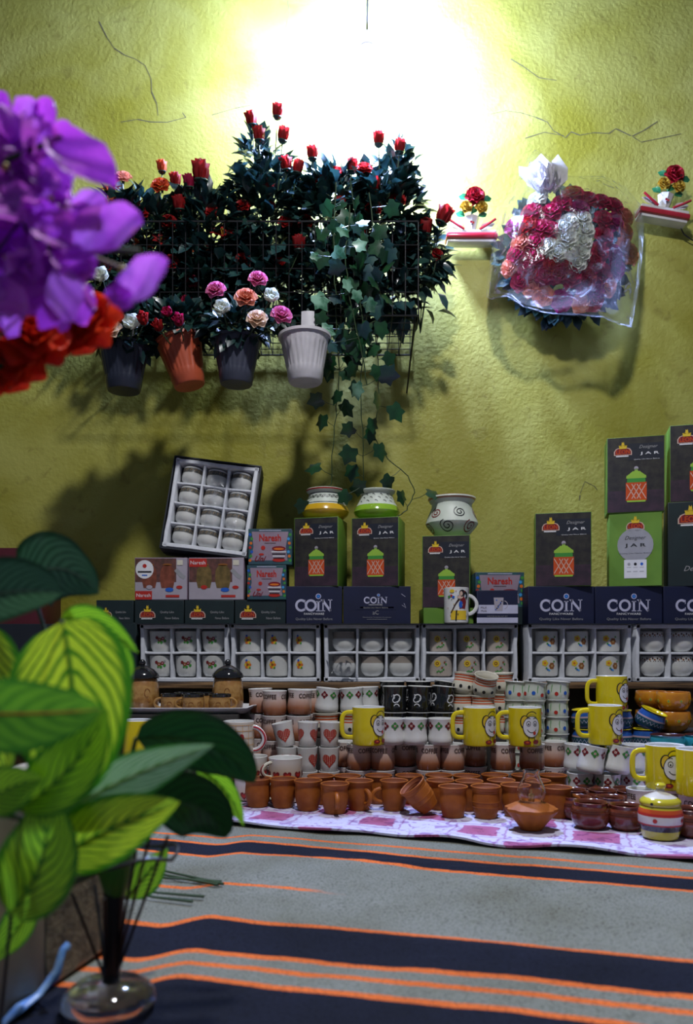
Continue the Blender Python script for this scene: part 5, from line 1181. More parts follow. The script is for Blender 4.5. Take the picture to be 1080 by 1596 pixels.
bush('rose bush in the middle of the rack behind the ivy top', 515, 350, 58, 85, 2.31, 400, [('bud', red, 487, 250, .9, 0, 1), ('rose', red, 523, 268, .8, 0, .6), ('rose', red, 500, 280, .7, 0, .6), ('bud', red, 548, 270, .9, .1, 1), ('rose', red, 475, 345, .8, 0, .3), ('bud', red, 530, 330, .9, 0, 1), ('rose', red, 505, 400, .7, 0, .3)], 4, leaf_b, leaf_d)
bush('rose bush right of the ivy with buds below the bulb', 600, 350, 58, 92, 2.31, 430, [('bud', red, 583, 300, .95, 0, 1), ('rose', red, 567, 262, .8, 0, .7), ('bud', red, 590, 228, .9, 0, 1), ('bud', red, 622, 240, .9, .1, 1), ('rose', red, 582, 324, .8, 0, .4), ('rose', red, 620, 310, .8, 0, .4), ('rose', red, 610, 380, .7, 0, .3), ('bud', red, 565, 375, .9, 0, 1)], 5, leaf_b, leaf_d, ((618, 265, 30, 34, 90),))
bush('sparse rightmost rose bush leaning out of the rack towards the ornament', 655, 400, 36, 45, 2.34, 120, [('bud', red, 686, 350, 1.25, .45, 1), ('bud', red, 662, 368, 1.1, .1, 1), ('rose', red, 682, 396, .6, .3, .2), ('rose', red, 640, 385, .7, 0, .3)], 6, leaf_b, leaf_d, ((680, 425, 16, 14, 24),))

# hanging pots --------------------------------------------------------
def hanging_pot(label, px, pyt, pyb, D, colm, tilt, blooms, seed, hanger=False, leafc=True, w_=78):
    k = D / F; Hh = (pyb - pyt) * k; rt = w_ / 2 * k; c = P(px, pyb, D)
    t = thing('hanging_flower_pot', label, 'flower pot', c, group='plastic pots hanging from the wire rack')
    T = Matrix.Rotation(R(tilt), 4, 'Y')
    rib = lambda a, r, z: (r * (1 + (0.018 * (1 if math.sin(a * 26) > 0 else -1) if Hh * .30 < z < Hh * .78 else 0)), z)
    mb = MB(); mb.lathe([(0, 0), (rt * .60, 0), (rt * .64, Hh * .03), (rt * .66, Hh * .12), (rt * .68, Hh * .14), (rt * .70, Hh * .29), (rt * .70, Hh * .31), (rt * .86, Hh * .76), (rt * .88, Hh * .79), (rt * .92, Hh * .93), (rt, Hh * .94), (rt, Hh), (rt * .95, Hh), (rt * .85, Hh * .75), (rt * .6, Hh * .1), (0, Hh * .1)], colm, 104, T, fn=rib)
    mb.build('pot', t)
    if hanger:
        mb = MB(); mb.tube([T @ Vector((rt * .1, rt * .92, Hh * .9)), T @ Vector((rt * .1, rt * .9, Hh * 1.35)), T @ Vector((rt * .1, rt * .9, Hh * 1.75))], [.034, .021, .019], colm, 10, 0.25, side=(0, 1, 0)); mb.build('hanger', t)
    else:
        mb = MB(); mb.tube([T @ Vector((0, rt * .9, Hh * .95)), T @ Vector((0, rt * 1.1, Hh * 1.1)), Vector((0, 2.2 - D + .003, max(Hh * 1.3, RZ0 - c.z + .03)))], .003, black_wire, 6); mb.build('hook', t)
    if blooms:
        mb = MB(); foliage(mb, T @ Vector((0, -.01, Hh * 1.22)), (rt * 1.25, rt * .9, Hh * .42), 170, seed, leaf_d, leaf_d, .05, .03)
        mb.build('foliage', t, ang=60); mb = MB()
        for kind, colr, bx, by, s_ in blooms:
            p = P(bx, by, D - .09) - c; mb.tube([T @ Vector((0, 0, Hh * .8)), (p.x * .7, p.y * .7, p.z * .8), tuple(p)], .0018, stem_m, 5)
            bloom(t, kind, colr, p, ((bx - px) * .004, -1, .45), s_)
        mb.build('stems', t)
    return t
pblack = mat('charcoal_plastic', (0.020, 0.024, 0.040), 0.35); pterra = mat('terracotta_plastic', (0.42, 0.075, 0.03), 0.45); pgrey = mat('slate_plastic', (0.045, 0.05, 0.075), 0.4); pwhite = mat('white_plastic', (0.58, 0.56, 0.58), 0.4)
hanging_pot('charcoal ribbed pot of white, peach roses, leftmost of the hanging pots', 193, 540, 610, 2.10, pblack, 0, [('tight', 'white', 160, 434, .85), ('rose', 'peach', 142, 480, .8), ('rose', 'peach', 146, 500, .8), ('rose', 'cream', 172, 512, .95), ('tight', 'white', 207, 508, .9), ('bud', 'red', 224, 505, .8)], 21, w_=80)
hanging_pot('terracotta coloured pot hanging askew between the two dark pots', 296, 528, 602, 2.14, pterra, -14, [('bud', 'red', 250, 515, .75), ('bud', 'crimson', 281, 507, .8), ('tight', 'crimson', 262, 490, .6)], 22, w_=76)
hanging_pot('slate grey ribbed pot of pink, white and peach roses', 368, 530, 600, 2.10, pgrey, 1, [('rose', 'pink', 336, 451, .85), ('tight', 'white', 348, 484, .85), ('rose', 'peach', 383, 463, .95), ('rose', 'pink', 402, 434, .8), ('tight', 'white', 422, 466, .8), ('rose', 'cream', 401, 496, .9), ('rose', 'pink', 439, 490, .9)], 23, w_=78)
hanging_pot('empty white ribbed pot with long hanger strap beside the ivy', 476, 524, 597, 2.12, pwhite, -1, [], 24, hanger=True, w_=82)

# ivy -----------------------------------------------------------------
ivy_lit = fol_mat('bulb_lit_ivy', (0.22, 0.42, 0.30), (0.03, 0.12, 0.06), rough=.3)  # paler copy of the ivy leaf, bulb light put into the colour
def ivy_leaf(mb, p, ang, s_, m, tilt=0):
    pts = [(0, .02), (.34, -.10), (.50, .14), (.44, .36), (.60, .66), (.30, .72), (0, 1.10), (-.30, .72), (-.60, .66), (-.44, .36), (-.50, .14), (-.34, -.10)]
    M = Matrix.Translation(p) @ Matrix.Rotation(R(ang), 4, 'Y') @ Matrix.Rotation(R(tilt), 4, 'Z') @ Matrix.Rotation(R(-12), 4, 'X')
    vs = [(x * s_, -0.05 * s_ + .10 * abs(x) * s_, (y - .1) * s_) for x, y in pts] + [(0, -.10 * s_, .32 * s_)]
    mb.add(vs, [(12, i, (i + 1) % 12) for i in range(12)], m, M)
def vine(label, pts, leaves, seed, m=leaf_g, sz=0.040):
    rnd = random.Random(seed); P3 = [P(x, y, D) for x, y, D in pts]; base = P3[0].copy(); t = thing('ivy_vine', label, 'artificial ivy', base, group='ivy vines trailing from the rack')
    fine = []
    for i in range(len(P3) - 1):
        for k in range(5): fine.append(P3[i].lerp(P3[i + 1], k / 5) + Vector((rnd.uniform(-.003, .003), rnd.uniform(-.003, .003), 0)) - base)
    fine.append(P3[-1] - base)
    mb = MB(); mb.tube(fine, 0.0016, stem_m, 5); lb = MB()
    for (x, y, ang, s_) in leaves:
        q = P(x, y, pts[0][2]); near = min(fine, key=lambda f: (f.x + base.x - q.x) ** 2 + (f.z + base.z - q.z) ** 2)
        D = near.y + base.y - rnd.uniform(.005, .03); q = P(x, y, D) - base; mb.tube([near, near.lerp(q, .5) + Vector((0, -.004, -.004)), q], .0009, stem_m, 4)
        ivy_leaf(lb, q, ang, sz * s_, m if rnd.random() < .85 else leaf_b, rnd.uniform(-65, 65))
    mb.build('stem', t); lb.build('leaves', t, ang=50); return t
rnd = random.Random(5)
def rl(n, x0, x1, y0, y1): return [(rnd.uniform(x0, x1), rnd.uniform(y0, y1), rnd.uniform(120, 240), rnd.uniform(.8, 1.2)) for _ in range(n)]
vine('left ivy strand ending behind the yellow and white pot', [(525, 285, 2.17), (520, 380, 2.16), (524, 480, 2.18), (528, 600, 2.22), (520, 680, 2.25), (516, 755, 2.27)],
     rl(30, 498, 552, 300, 580) + [(500, 622, 250, 1.1), (504, 650, 200, 1.1), (535, 630, 150, 1.2), (528, 612, 210, 1), (497, 728, 262, 1.15), (512, 575, 180, 1), (473, 782, 200, 1)], 31)
vine('middle ivy strand hanging straight down to the green and white pot', [(548, 285, 2.15), (560, 400, 2.15), (565, 520, 2.18), (563, 620, 2.2), (566, 700, 2.24), (567, 755, 2.27)],
     rl(30, 535, 590, 300, 585) + [(549, 666, 240, 1), (580, 655, 170, 1), (547, 700, 200, 1.25), (549, 728, 190, 1.15), (552, 756, 120, 1.2), (542, 770, 230, 1), (555, 598, 190, 1), (590, 695, 160, 1.25), (578, 672, 180, 1)], 32)
vine('right ivy strand curling out to the big spiral pot', [(575, 300, 2.16), (588, 420, 2.15), (585, 520, 2.17), (592, 620, 2.2), (583, 680, 2.24), (606, 716, 2.26), (636, 742, 2.27), (646, 768, 2.27), (634, 795, 2.27), (618, 806, 2.27)],
     rl(18, 565, 610, 320, 560) + [(588, 616, 170, 1.2), (612, 634, 145, 1.3), (593, 505, 170, 1.1), (607, 744, 200, 1.1), (624, 768, 160, 1.05), (667, 768, 100, 1.15), (560, 540, 190, 1.1)], 33)
vine('ivy strand in front of the others, bulb light put into its pale colour', [(545, 320, 2.11), (538, 400, 2.10), (545, 470, 2.11), (562, 540, 2.13), (572, 600, 2.15)],
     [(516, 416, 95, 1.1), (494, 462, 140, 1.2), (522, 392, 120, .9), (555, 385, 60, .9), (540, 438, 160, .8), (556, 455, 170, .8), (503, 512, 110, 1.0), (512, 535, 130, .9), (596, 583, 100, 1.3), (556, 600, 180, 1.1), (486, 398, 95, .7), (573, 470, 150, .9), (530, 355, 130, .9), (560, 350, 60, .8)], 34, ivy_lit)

# bulb ------------------------------------------------------------------
t = thing('light_bulb', 'glaring white LED bulb hanging by its cord above the roses', 'lamp', LAMP)
em = bpy.data.materials.new('lit_bulb'); em.use_nodes = True; e_ = em.node_tree.nodes['Principled BSDF']; e_.inputs['Emission Color'].default_value = (0.8, 0.9, 1, 1); e_.inputs['Emission Strength'].default_value = 60; e_.inputs['Transmission Weight'].default_value = 0
mb = MB(); mb.lathe([(0, -0.05), (0.02, -0.046), (0.032, -0.030), (0.035, -0.008), (0.030, 0.012), (0.022, 0.028), (0, 0.03)], em, 24); bo = mb.build('bulb', t); bo.visible_shadow = False if False else True
mb = MB(); mb.lathe([(0.021, 0.026), (0.024, 0.03), (0.020, 0.060), (0.014, 0.078), (0, 0.08)], mat('white_plastic', (.6, .6, .6)), 20); mb.build('socket', t)
mb = MB(); mb.tube([(0, 0, 0.078), (0.003, 0, .3), (0, 0, 0.9)], 0.003, black_wire, 6); mb.build('cord', t)

# bouquet in plastic ------------------------------------------------------
BC = P(888, 385, 2.38); t = thing('wrapped_bouquet', 'round bouquet of white, crimson and peach roses in clear plastic on the wall', 'bouquet', BC)
mb = MB(); rnd = random.Random(9)
for i in range(330):
    a = rnd.uniform(0, 2 * PI); r_ = 0.19 * math.sqrt(rnd.uniform(.05, 1)); p = Vector((r_ * math.cos(a) * .98, .03 + .05 * r_ / .2, r_ * math.sin(a)))
    leaf_quad(mb, p, Vector((math.cos(a), -.3 + rnd.uniform(-.3, .3), math.sin(a))) + Vector((rnd.uniform(-.5, .5), 0, rnd.uniform(-.5, .5))), Vector((0, -1, .2)), .055, .034, leaf_d if rnd.random() < .6 else leaf_b)
mb.build('foliage', t, ang=60)
def bz(x, y): return (740 + x / 3.176, 220 + y / 3.176)
blist = [('white', s) for s in ((530, 385), (545, 440), (455, 480), (535, 498), (355, 520), (410, 555), (525, 555), (505, 605), (440, 430), (310, 285), (470, 400))] + \
        [('crimson', s) for s in ((640, 470), (620, 545), (600, 610), (415, 650), (545, 700), (590, 790), (480, 670), (300, 570), (230, 690), (345, 660), (560, 290), (630, 300), (690, 320), (640, 390), (380, 350), (280, 350), (330, 430), (430, 310), (490, 260), (255, 620), (300, 500), (640, 660), (210, 560), (370, 440))] + \
        [('red', s) for s in ((230, 440), (260, 420), (445, 640), (270, 650), (380, 620), (560, 670))] + \
        [('peach', s) for s in ((745, 370), (742, 445), (738, 525), (655, 720), (525, 800), (338, 765), (280, 725), (175, 625), (230, 500), (770, 560))] + [('magenta', s) for s in ((430, 790), (700, 630), (690, 560), (600, 740), (520, 330), (200, 420), (690, 400))]
for colr, (bx, by) in blist:
    x, y = bz(bx, by); q = P(x, y, 2.33) - BC; rr = math.hypot(q.x, q.z); q.y = -0.075 + 0.9 * rr * rr * 1.6; q = P(x, y, BC.y + q.y) - BC
    bloom(t, 'rose', colr, q, (q.x * 3.5, -1, q.z * 3.5 + .15), rnd.uniform(.98, 1.12))
out = [(757, 463), (760, 425), (768, 380), (778, 330), (795, 295), (815, 268), (822, 245), (834, 233), (852, 240), (866, 250), (868, 272), (900, 275), (940, 272), (975, 290), (998, 318), (1004, 350), (1001, 400), (996, 450), (986, 512), (965, 506), (940, 496), (900, 493), (850, 488), (815, 480), (790, 462), (765, 467)]
vs = []; fs = []; n_ = len(out); K = 14; mb = MB()
for j in range(K + 1):
    for i in range(n_):
        s_ = j / K; px = 888 + (out[i][0] - 888) * s_; py = 390 + (out[i][1] - 390) * s_; a = 2 * PI * i / n_
        h = -0.205 * math.sqrt(max(0, 1 - s_ ** 3.2)) - .018 * noise.noise(Vector((px * .03, py * .03, 2))) - .014 * noise.noise(Vector((px * .1, py * .05, 7))) * (1 if s_ > .1 else 0) - .012 * math.sin(i * 2.4) * s_
        q = P(px, py, BC.y + .055 + h) - BC; vs.append(q)
for j in range(K):
    for i in range(n_): a = j * n_ + i; b_ = j * n_ + (i + 1) % n_; fs.append((a, b_, b_ + n_, a + n_))
mb.add(vs, fs, FILM); mb.build('plastic_wrap', t, ang=80)
mb = MB(); kx = P(852, 282, 2.33) - BC
for i in range(40):
    a = R(75 + (i * 37 % 60)); d = Vector((math.cos(a) * (1 if i % 2 else .8), rnd.uniform(-.3, .2), abs(math.sin(a)) + .2))
    L_ = rnd.uniform(.05, .095); s0 = Vector((rnd.uniform(-.03, .03), rnd.uniform(-.02, .02), -.03)); leaf_quad(mb, kx + s0, d, Vector((rnd.uniform(-1, 1), -1, 0)), L_ * 1.2, L_ * .7, mat('bunched_film', (0.75, 0.72, 0.72), 0.3, transl=.5))
mb.build('gathered_top', t)

# wall ornaments -------------------------------------------------------------
def ornament(px, py, tilt, label):
    o_ = P(px, py, 2.46); t = thing('key_holder_ornament', label, 'wall ornament', o_, (0, R(tilt), 0), 'wall key holder ornaments with ceramic roses'); s_ = 1.0
    rp = mat('ceramic_red', (0.42, 0.02, 0.035), 0.2, coat=.5); wp_ = mat('ceramic_white', (0.72, 0.70, 0.68), 0.2, coat=.5)
    mb = MB(); mb.box((0, 0, 0), (0.165, 0.05, 0.018), rp, bev=0.006); mb.box((0, 0.002, 0.013), (0.155, 0.045, 0.012), wp_, bev=.004); mb.box((0, .004, -.013), (0.155, .04, .010), wp_, bev=.003); mb.build('base', t)
    mb = MB(); mb.lathe([(0, 0.016), (0.015, 0.016), (0.024, 0.060), (0.026, 0.064), (0.022, 0.066), (0, 0.06)], wp_, 8)
    A = Art(mb, lambda u, v, e: (u, -.0245 - e + (0.06 - v) * .16, v)); A.disc(-.003, .042, .004, rp, 8); A.disc(.004, .040, .0035, red_ink, 8); A.disc(0, .035, .003, dark_ink, 7); mb.build('flower_pot', t)
    for sx in (-1, 1):
        mb = MB(); leaf_quad(mb, Vector((sx * .022, -.012, .018)), Vector((sx, 0, .55)), Vector((0, -1, .1)), .062, .026, wp_); mb.tube([(sx * .024, -.02, .020), (sx * .05, -.022, .034), (sx * .075, -.02, .052)], .004, rp, 6); mb.build('side_leaf', t)
    for dx, dz, c, s2, nm in ((.010, .125, 'red', .85, 'rose'), (-.018, .090, 'y', .55, 'small_rose'), (.030, .090, 'y', .55, 'small_rose')):
        mb = rose_mesh(rp if c == 'red' else mat('ceramic_yellow', (.62, .40, .05), .2, coat=.5), .027 * s2 * 1.15); mb.lathe([(0, -.012), (.012 * s2, -.01), (.02 * s2, 0), (0, .004)], rp if c == 'red' else MATS['ceramic_yellow'], 10); o = mb.build(nm, t); o.location = (dx, -.022, dz); o.rotation_euler = aim((0, -1, .1))
    mb = MB(); gl_ = mat('ceramic_green', (0.02, 0.16, 0.06), .2, coat=.5)
    for dx, dz, ax in ((-.012, .118, -1), (.034, .112, 1), (-.022, .062, -.8), (.02, .062, .9), (0, .07, .2)): leaf_quad(mb, Vector((dx, -.015, dz)), Vector((ax, 0, .35)), Vector((0, -1, 0)), .032, .024, gl_)
    mb.tube([(0, -.01, .06), (.004, -.012, .12)], .004, gl_, 6); mb.build('green_leaves', t)
    return t
ornament(734, 372, 0, 'small ceramic rose ornament between the rack and the wrapped bouquet')
ornament(1032, 337, 10, 'small ceramic rose ornament right of the wrapped bouquet, tilted')
mb = MB(); mb.tube([P(1058, 350, 2.475), P(1066, 365, 2.48), P(1078, 374, 2.485), P(1100, 380, 2.485)], .002, black_wire, 6); tag(mb.build('power_cord'), 'thin black cord on the wall under the right ornament', 'cord')

# ------------------------------------------------------------------ foreground: variegated plant in a black stand
def vari_leaf(name, light_, dark, freq, slant, tr=0.35, mid=(0.10, 0.30, 0.02), soft=0.25, edge=None):
    m = bpy.data.materials.new(name); m.use_nodes = True; nt = m.node_tree; L = nt.links.new; b = nt.nodes['Principled BSDF']
    b.inputs['Roughness'].default_value = 0.35; b.inputs['Coat Weight'].default_value = 0.2
    uv = nn(nt, 'ShaderNodeUVMap'); sp = nn(nt, 'ShaderNodeSeparateXYZ'); L(uv.outputs[0], sp.inputs[0])
    def M(op, a, b_=None, c=None):
        n = nn(nt, 'ShaderNodeMath', operation=op)
        for i, x in enumerate((a, b_, c)):
            if x is None: continue
            if isinstance(x, (int, float)): n.inputs[i].default_value = x
            else: L(x, n.inputs[i])
        return n.outputs[0]
    au = M('ABSOLUTE', sp.outputs['X']); nz = nn(nt, 'ShaderNodeTexNoise'); nz.inputs['Scale'].default_value = 4; L(uv.outputs[0], nz.inputs['Vector'])
    s_ = M('MULTIPLY_ADD', M('POWER', au, 1.3), -slant, sp.outputs['Y']); s_ = M('MULTIPLY_ADD', nz.outputs['Fac'], .07, s_)
    w_ = M('SINE', M('MULTIPLY', s_, freq * 2 * PI)); r = nn(nt, 'ShaderNodeMapRange'); L(w_, r.inputs[0]); r.inputs[1].default_value = -.55 - soft; r.inputs[2].default_value = -.55 + soft
    ed = nn(nt, 'ShaderNodeMapRange'); L(au, ed.inputs[0]); ed.inputs[1].default_value = .90; ed.inputs[2].default_value = .80
    md = nn(nt, 'ShaderNodeMapRange'); L(au, md.inputs[0]); md.inputs[1].default_value = .02; md.inputs[2].default_value = .06
    f = M('MULTIPLY', M('MULTIPLY', r.outputs[0], ed.outputs[0]), md.outputs[0])
    mx = nn(nt, 'ShaderNodeMix', data_type='RGBA'); L(f, mx.inputs[0]); mx.inputs[6].default_value = (*dark, 1); mx.inputs[7].default_value = (*light_, 1)
    col = mx.outputs[2]
    if mid:
        mx2 = nn(nt, 'ShaderNodeMix', data_type='RGBA'); m3 = nn(nt, 'ShaderNodeMapRange'); L(au, m3.inputs[0]); m3.inputs[1].default_value = .035; m3.inputs[2].default_value = .02; L(m3.outputs[0], mx2.inputs[0]); L(col, mx2.inputs[6]); mx2.inputs[7].default_value = (*mid, 1); col = mx2.outputs[2]
    L(col, b.inputs['Base Color']); t_ = nn(nt, 'ShaderNodeBsdfTranslucent'); L(col, t_.inputs[0]); ms = nn(nt, 'ShaderNodeMixShader'); ms.inputs[0].default_value = tr; L(b.outputs[0], ms.inputs[1]); L(t_.outputs[0], ms.inputs[2]); L(ms.outputs[0], nt.nodes['Material Output'].inputs['Surface'])
    return m
VL = vari_leaf('lime_striped_leaf', (0.72, 0.95, 0.04), (0.07, 0.30, 0.01), 9, .55, tr=.45)
VM = vari_leaf('mid_striped_leaf', (0.40, 0.75, 0.03), (0.05, 0.24, 0.012), 8, .6, tr=.45)
VP = vari_leaf('pale_striped_leaf', (0.34, 0.52, 0.25), (0.04, 0.20, 0.02), 9, .6, mid=(.3, .45, .1), soft=.5)
VD = vari_leaf('dark_striped_leaf', (0.05, 0.14, 0.06), (0.008, 0.045, 0.012), 8, .6, .15, mid=(.10, .16, .08), soft=.6)
VO = vari_leaf('green_leaf_orange_rib', (0.16, 0.40, 0.02), (0.05, 0.22, 0.012), 6, .4, mid=(0.65, 0.22, 0.02), soft=.7)
VK = vari_leaf('glossy_dark_leaf', (0.018, 0.095, 0.022), (0.010, 0.050, 0.014), 7, .5, .12, mid=(.02, .09, .02), soft=.8)
PB = P(170, 1574, .735); PB.z = 0.006
plant = thing('artificial_plant', 'large leafy artificial plant with lime striped leaves in a black wire stand', 'artificial plant', PB)
def big_leaf(base, tip, width, m, bow=(0, -.02, .02), twist=0, shape=(0.75, .9), fold=.12, wav=.0, cupn=0, name='leaf', nrm=None):
    """base/tip: (px, py, D); width in px at mean D"""
    a, b_ = P(*base) - PB, P(*tip) - PB; Dm = (base[2] + tip[2]) / 2; Wd = width * Dm / F; mid = (a + b_) / 2 + Vector(bow); nv, nu = 22, 12; vs = []; fs = []; uv = []
    for j in range(nv + 1):
        v = j / nv; c = a * (1 - v) ** 2 + mid * 2 * v * (1 - v) + b_ * v * v; tg_ = ((mid - a) * (1 - v) + (b_ - mid) * v).normalized()
        nr = Vector(nrm) if nrm else Vector((0, -1, 0)); nr = Matrix.Rotation(R(twist), 3, tg_) @ nr; sd = tg_.cross(nr).normalized(); nn_ = sd.cross(tg_)
        e1, e2 = shape; wv = (math.sin(PI * v ** e1)) ** e2 if 0 < v < 1 else 0
        for i in range(nu + 1):
            u = i / nu * 2 - 1; x_ = u * wv * Wd / 2
            vs.append(c + sd * x_ - nn_ * (fold * Wd * abs(u) * wv * (-1) + cupn * Wd * u * u * wv) + nn_ * wav * math.sin(v * 22 + u * 2) * Wd * abs(u) ** 2 * .3 - tg_ * abs(u) ** 1.6 * Wd * .12 * 0); uv.append((u, v))
    for j in range(nv):
        for i in range(nu): q = j * (nu + 1) + i; fs.append((q, q + 1, q + nu + 2, q + nu + 1))
    mb = MB(); mb.add(vs, fs, m, uv=uv)
    mb.tube([tuple(a * (1 - v) ** 2 + mid * 2 * v * (1 - v) + b_ * v * v + Vector((0, .0012, 0))) for v in [k / 10 for k in range(10)]], [.0014 * (1 - .08 * k) for k in range(10)], stem_m, 5)
    o = mb.build(name, plant, ang=80); return a
roots = []
L_ = big_leaf
roots.append(L_((45, 905, .78), (155, 925, .74), 115, VD, (0, -.01, .035), 10, (.7, .7), wav=.06))
roots.append(L_((-40, 935, .66), (96, 925, .64), 110, VD, (0, 0, .01), -15, (.6, .5)))
roots.append(L_((95, 965, .70), (216, 1018, .69), 52, VM, (0, 0, .02), 5))
roots.append(L_((205, 1055, .72), (150, 965, .71), 40, VM, (0, 0, .0), 5))
roots.append(L_((98, 968, .62), (100, 1258, .58), 190, VL, (.022, -.02, 0), -4, (.72, .62), cupn=.05))
roots.append(L_((-30, 975, .66), (10, 1215, .62), 150, VL, (-.01, -.01, 0), 0, (.8, .7)))
roots.append(L_((-60, 1110, .52), (160, 1105, .53), 120, VO, (0, -.01, -.003), 12, (.65, .6)))
roots.append(L_((30, 1260, .56), (168, 1105, .57), 100, VM, (.015, -.01, -.01), 0))
roots.append(L_((95, 1265, .60), (335, 1160, .62), 78, VP, (0, -.01, .008), 10, wav=.05))
roots.append(L_((212, 1150, .74), (397, 1220, .76), 98, VK, (.02, -.01, .035), 14, (.85, .62), cupn=.08))
roots.append(L_((235, 1255, .72), (352, 1306, .72), 105, VK, (.02, -.01, .03), 8, (.7, .6), cupn=.05))
roots.append(L_((305, 1195, .78), (380, 1288, .78), 48, VM, (.01, 0, .015), 20))
roots.append(L_((75, 1345, .60), (280, 1250, .60), 105, VL, (0, -.02, .01), -6, (.8, .8)))
roots.append(L_((15, 1425, .58), (65, 1235, .57), 125, VM, (.03, -.01, 0), 0, (.8, .7)))
roots.append(L_((-30, 1260, .55), (70, 1215, .55), 80, VM, (0, -.01, .01), 0))
roots.append(L_((60, 1400, .68), (-10, 1500, .68), 60, VM, (0, 0, .0), 20))
roots.append(L_((196, 1400, .80), (262, 1322, .82), 55, VM, (0, 0, .0), 20))
mb = MB()
for q in roots:
    mb.tube([(0, .01, .13), (q.x * .4, q.y * .3, .13 + (q.z - .13) * .5), tuple(q)], .0022, stem_m, 6)
mb.build('leaf_stalks', plant)
mb = MB(); top = P(186, 1395, .735) - PB
mb.lathe([(0.004, .10), (.010, .105), (.016, .125), (.019, .15), (.015, .165), (0, .168)], mat('calyx_green', (0.05, 0.20, 0.02), .4), 14, Matrix.Translation((.006, 0, 0))); mb.build('calyx', plant)
stand = thing('plant_stand', 'black metal rod stand on a clear glass dome foot', 'plant stand', PB)
blk = mat('black_metal', (0.008, 0.008, 0.009), 0.35)
mb = MB(); mb.tube([(0.002, 0, .018), (0.003, 0, .06), (.005, 0, .11)], [.0085, .009, .0105], blk, 12); mb.build('pole', stand)
for (x1, y1, D1) in ((112, 1392, .72), (148, 1380, .78), (163, 1400, .70), (196, 1335, .78), (212, 1325, .72), (233, 1305, .70), (262, 1302, .74), (20, 1400, .68)):
    q = P(x1, y1, D1) - PB; mb = MB(); s0 = Vector((0.004 if x1 > 170 else -.002, 0, .02)) if x1 > 50 else P(0, 1600, .66) - PB
    mb.tube([s0, s0.lerp(q, .5), q], .0016, blk, 6); mb.build('rod', stand)
mb = MB(); ctr = P(190, 1330, .73) - PB; mb.tube([ctr + Vector((.052 * math.cos(a * PI / 12), .045 * math.sin(a * PI / 12), .004 * math.sin(a))) for a in range(24)], .0018, blk, 6, closed=True); mb.build('hoop', stand)
mb = MB(); dm = [(0, 0.0), (.040, 0.0), (.0445, .004), (.041, .013), (.031, .020), (.018, .0245), (0, .026)]
mb.lathe(dm, glass('smoky_glass', (.75, .78, .85), .05), 36); mb.build('glass_foot', stand)

# box, blue strap, stems, small dark flower --------------------------------
sack = mat('woven_sack', (0.20, 0.17, 0.11), .9, (0.08, 0.07, 0.05), 60, .6, 200); kraft = mat('kraft_card', (0.36, 0.31, 0.22), .7)
t = thing('cardboard_box', 'tall brown carton standing at the bottom left edge', 'box', (-.340, .82, .004), (0, 0, R(-14)))
mb = MB(); mb.box((0, 0, .105), (.10, .22, .21), kraft, bev=.002); mb.build('carton', t)
mb = MB(); mb.box((.0508, .02, .07), (.0015, .12, .13), sack); A = Art(mb, lambda u, v, e: (.0512 + e, u - .06, v)); A.text('Seema', -.01, .172, .028, green_ink); mb.build('side_label', t)
mb = MB()
for k in range(3):
    pp = [P(-6 + 3 * k, 1600, .70), P(30, 1575 - 4 * k, .715), P(62, 1548, .735 + .01 * k), P(88, 1512 + 6 * k, .75), P(98, 1480, .76), P(107, 1470 + 3 * k, .765)]
    fine = []
    for i in range(len(pp) - 1):
        for q in range(4): fine.append(pp[i].lerp(pp[i + 1], q / 4))
    mb.tube(fine + [pp[-1]], .0035, mat('blue_plastic', (0.10, 0.24, 0.55), .3, (0.25, 0.40, 0.65), 60), 8, .35, side=(0, -.6, .8))
tag(mb.build('plastic_strap'), 'crumpled light blue plastic strap at the bottom left', 'strap')
mb = MB()
for i, (a, b_) in enumerate((((250, 1362), (348, 1384)), ((248, 1368), (340, 1385)), ((255, 1374), (345, 1380)), ((245, 1398), (318, 1404)), ((240, 1405), (300, 1412)))):
    D0 = CH * F / (a[1] - HY); D1 = CH * F / (b_[1] - HY); mb.tube([P(a[0] - 60, a[1] - 14, D0 * 1.03) + Vector((0, 0, .006)), P(a[0], a[1], D0) + Vector((0, 0, .006)), P(b_[0], b_[1], D1) + Vector((0, 0, .006))], [.0012, .0016, .0022], stem_m, 5)
tag(mb.build('grass_stems'), 'loose dark green artificial stems lying on the rug', 'artificial stems')
c = P(120, 1440, .95); c.z = .004; t = thing('potted_flower', 'small dark pot with a pink flower behind the plant stand', 'flower pot', c)
mb = MB(); mb.lathe([(0, 0), (.03, 0), (.042, .045), (.038, .045), (0, .04)], pblack, 24); mb.build('pot', t)
mb = MB(); foliage(mb, (0, 0, .06), (.04, .03, .03), 60, 3, leaf_d, leaf_d, .03, .016); mb.build('foliage', t)
for dx, dz in ((.0, .085), (-.02, .07)): bloom(t, 'rose', 'magenta', (dx, -.025, dz), (0, -1, .4), .8)

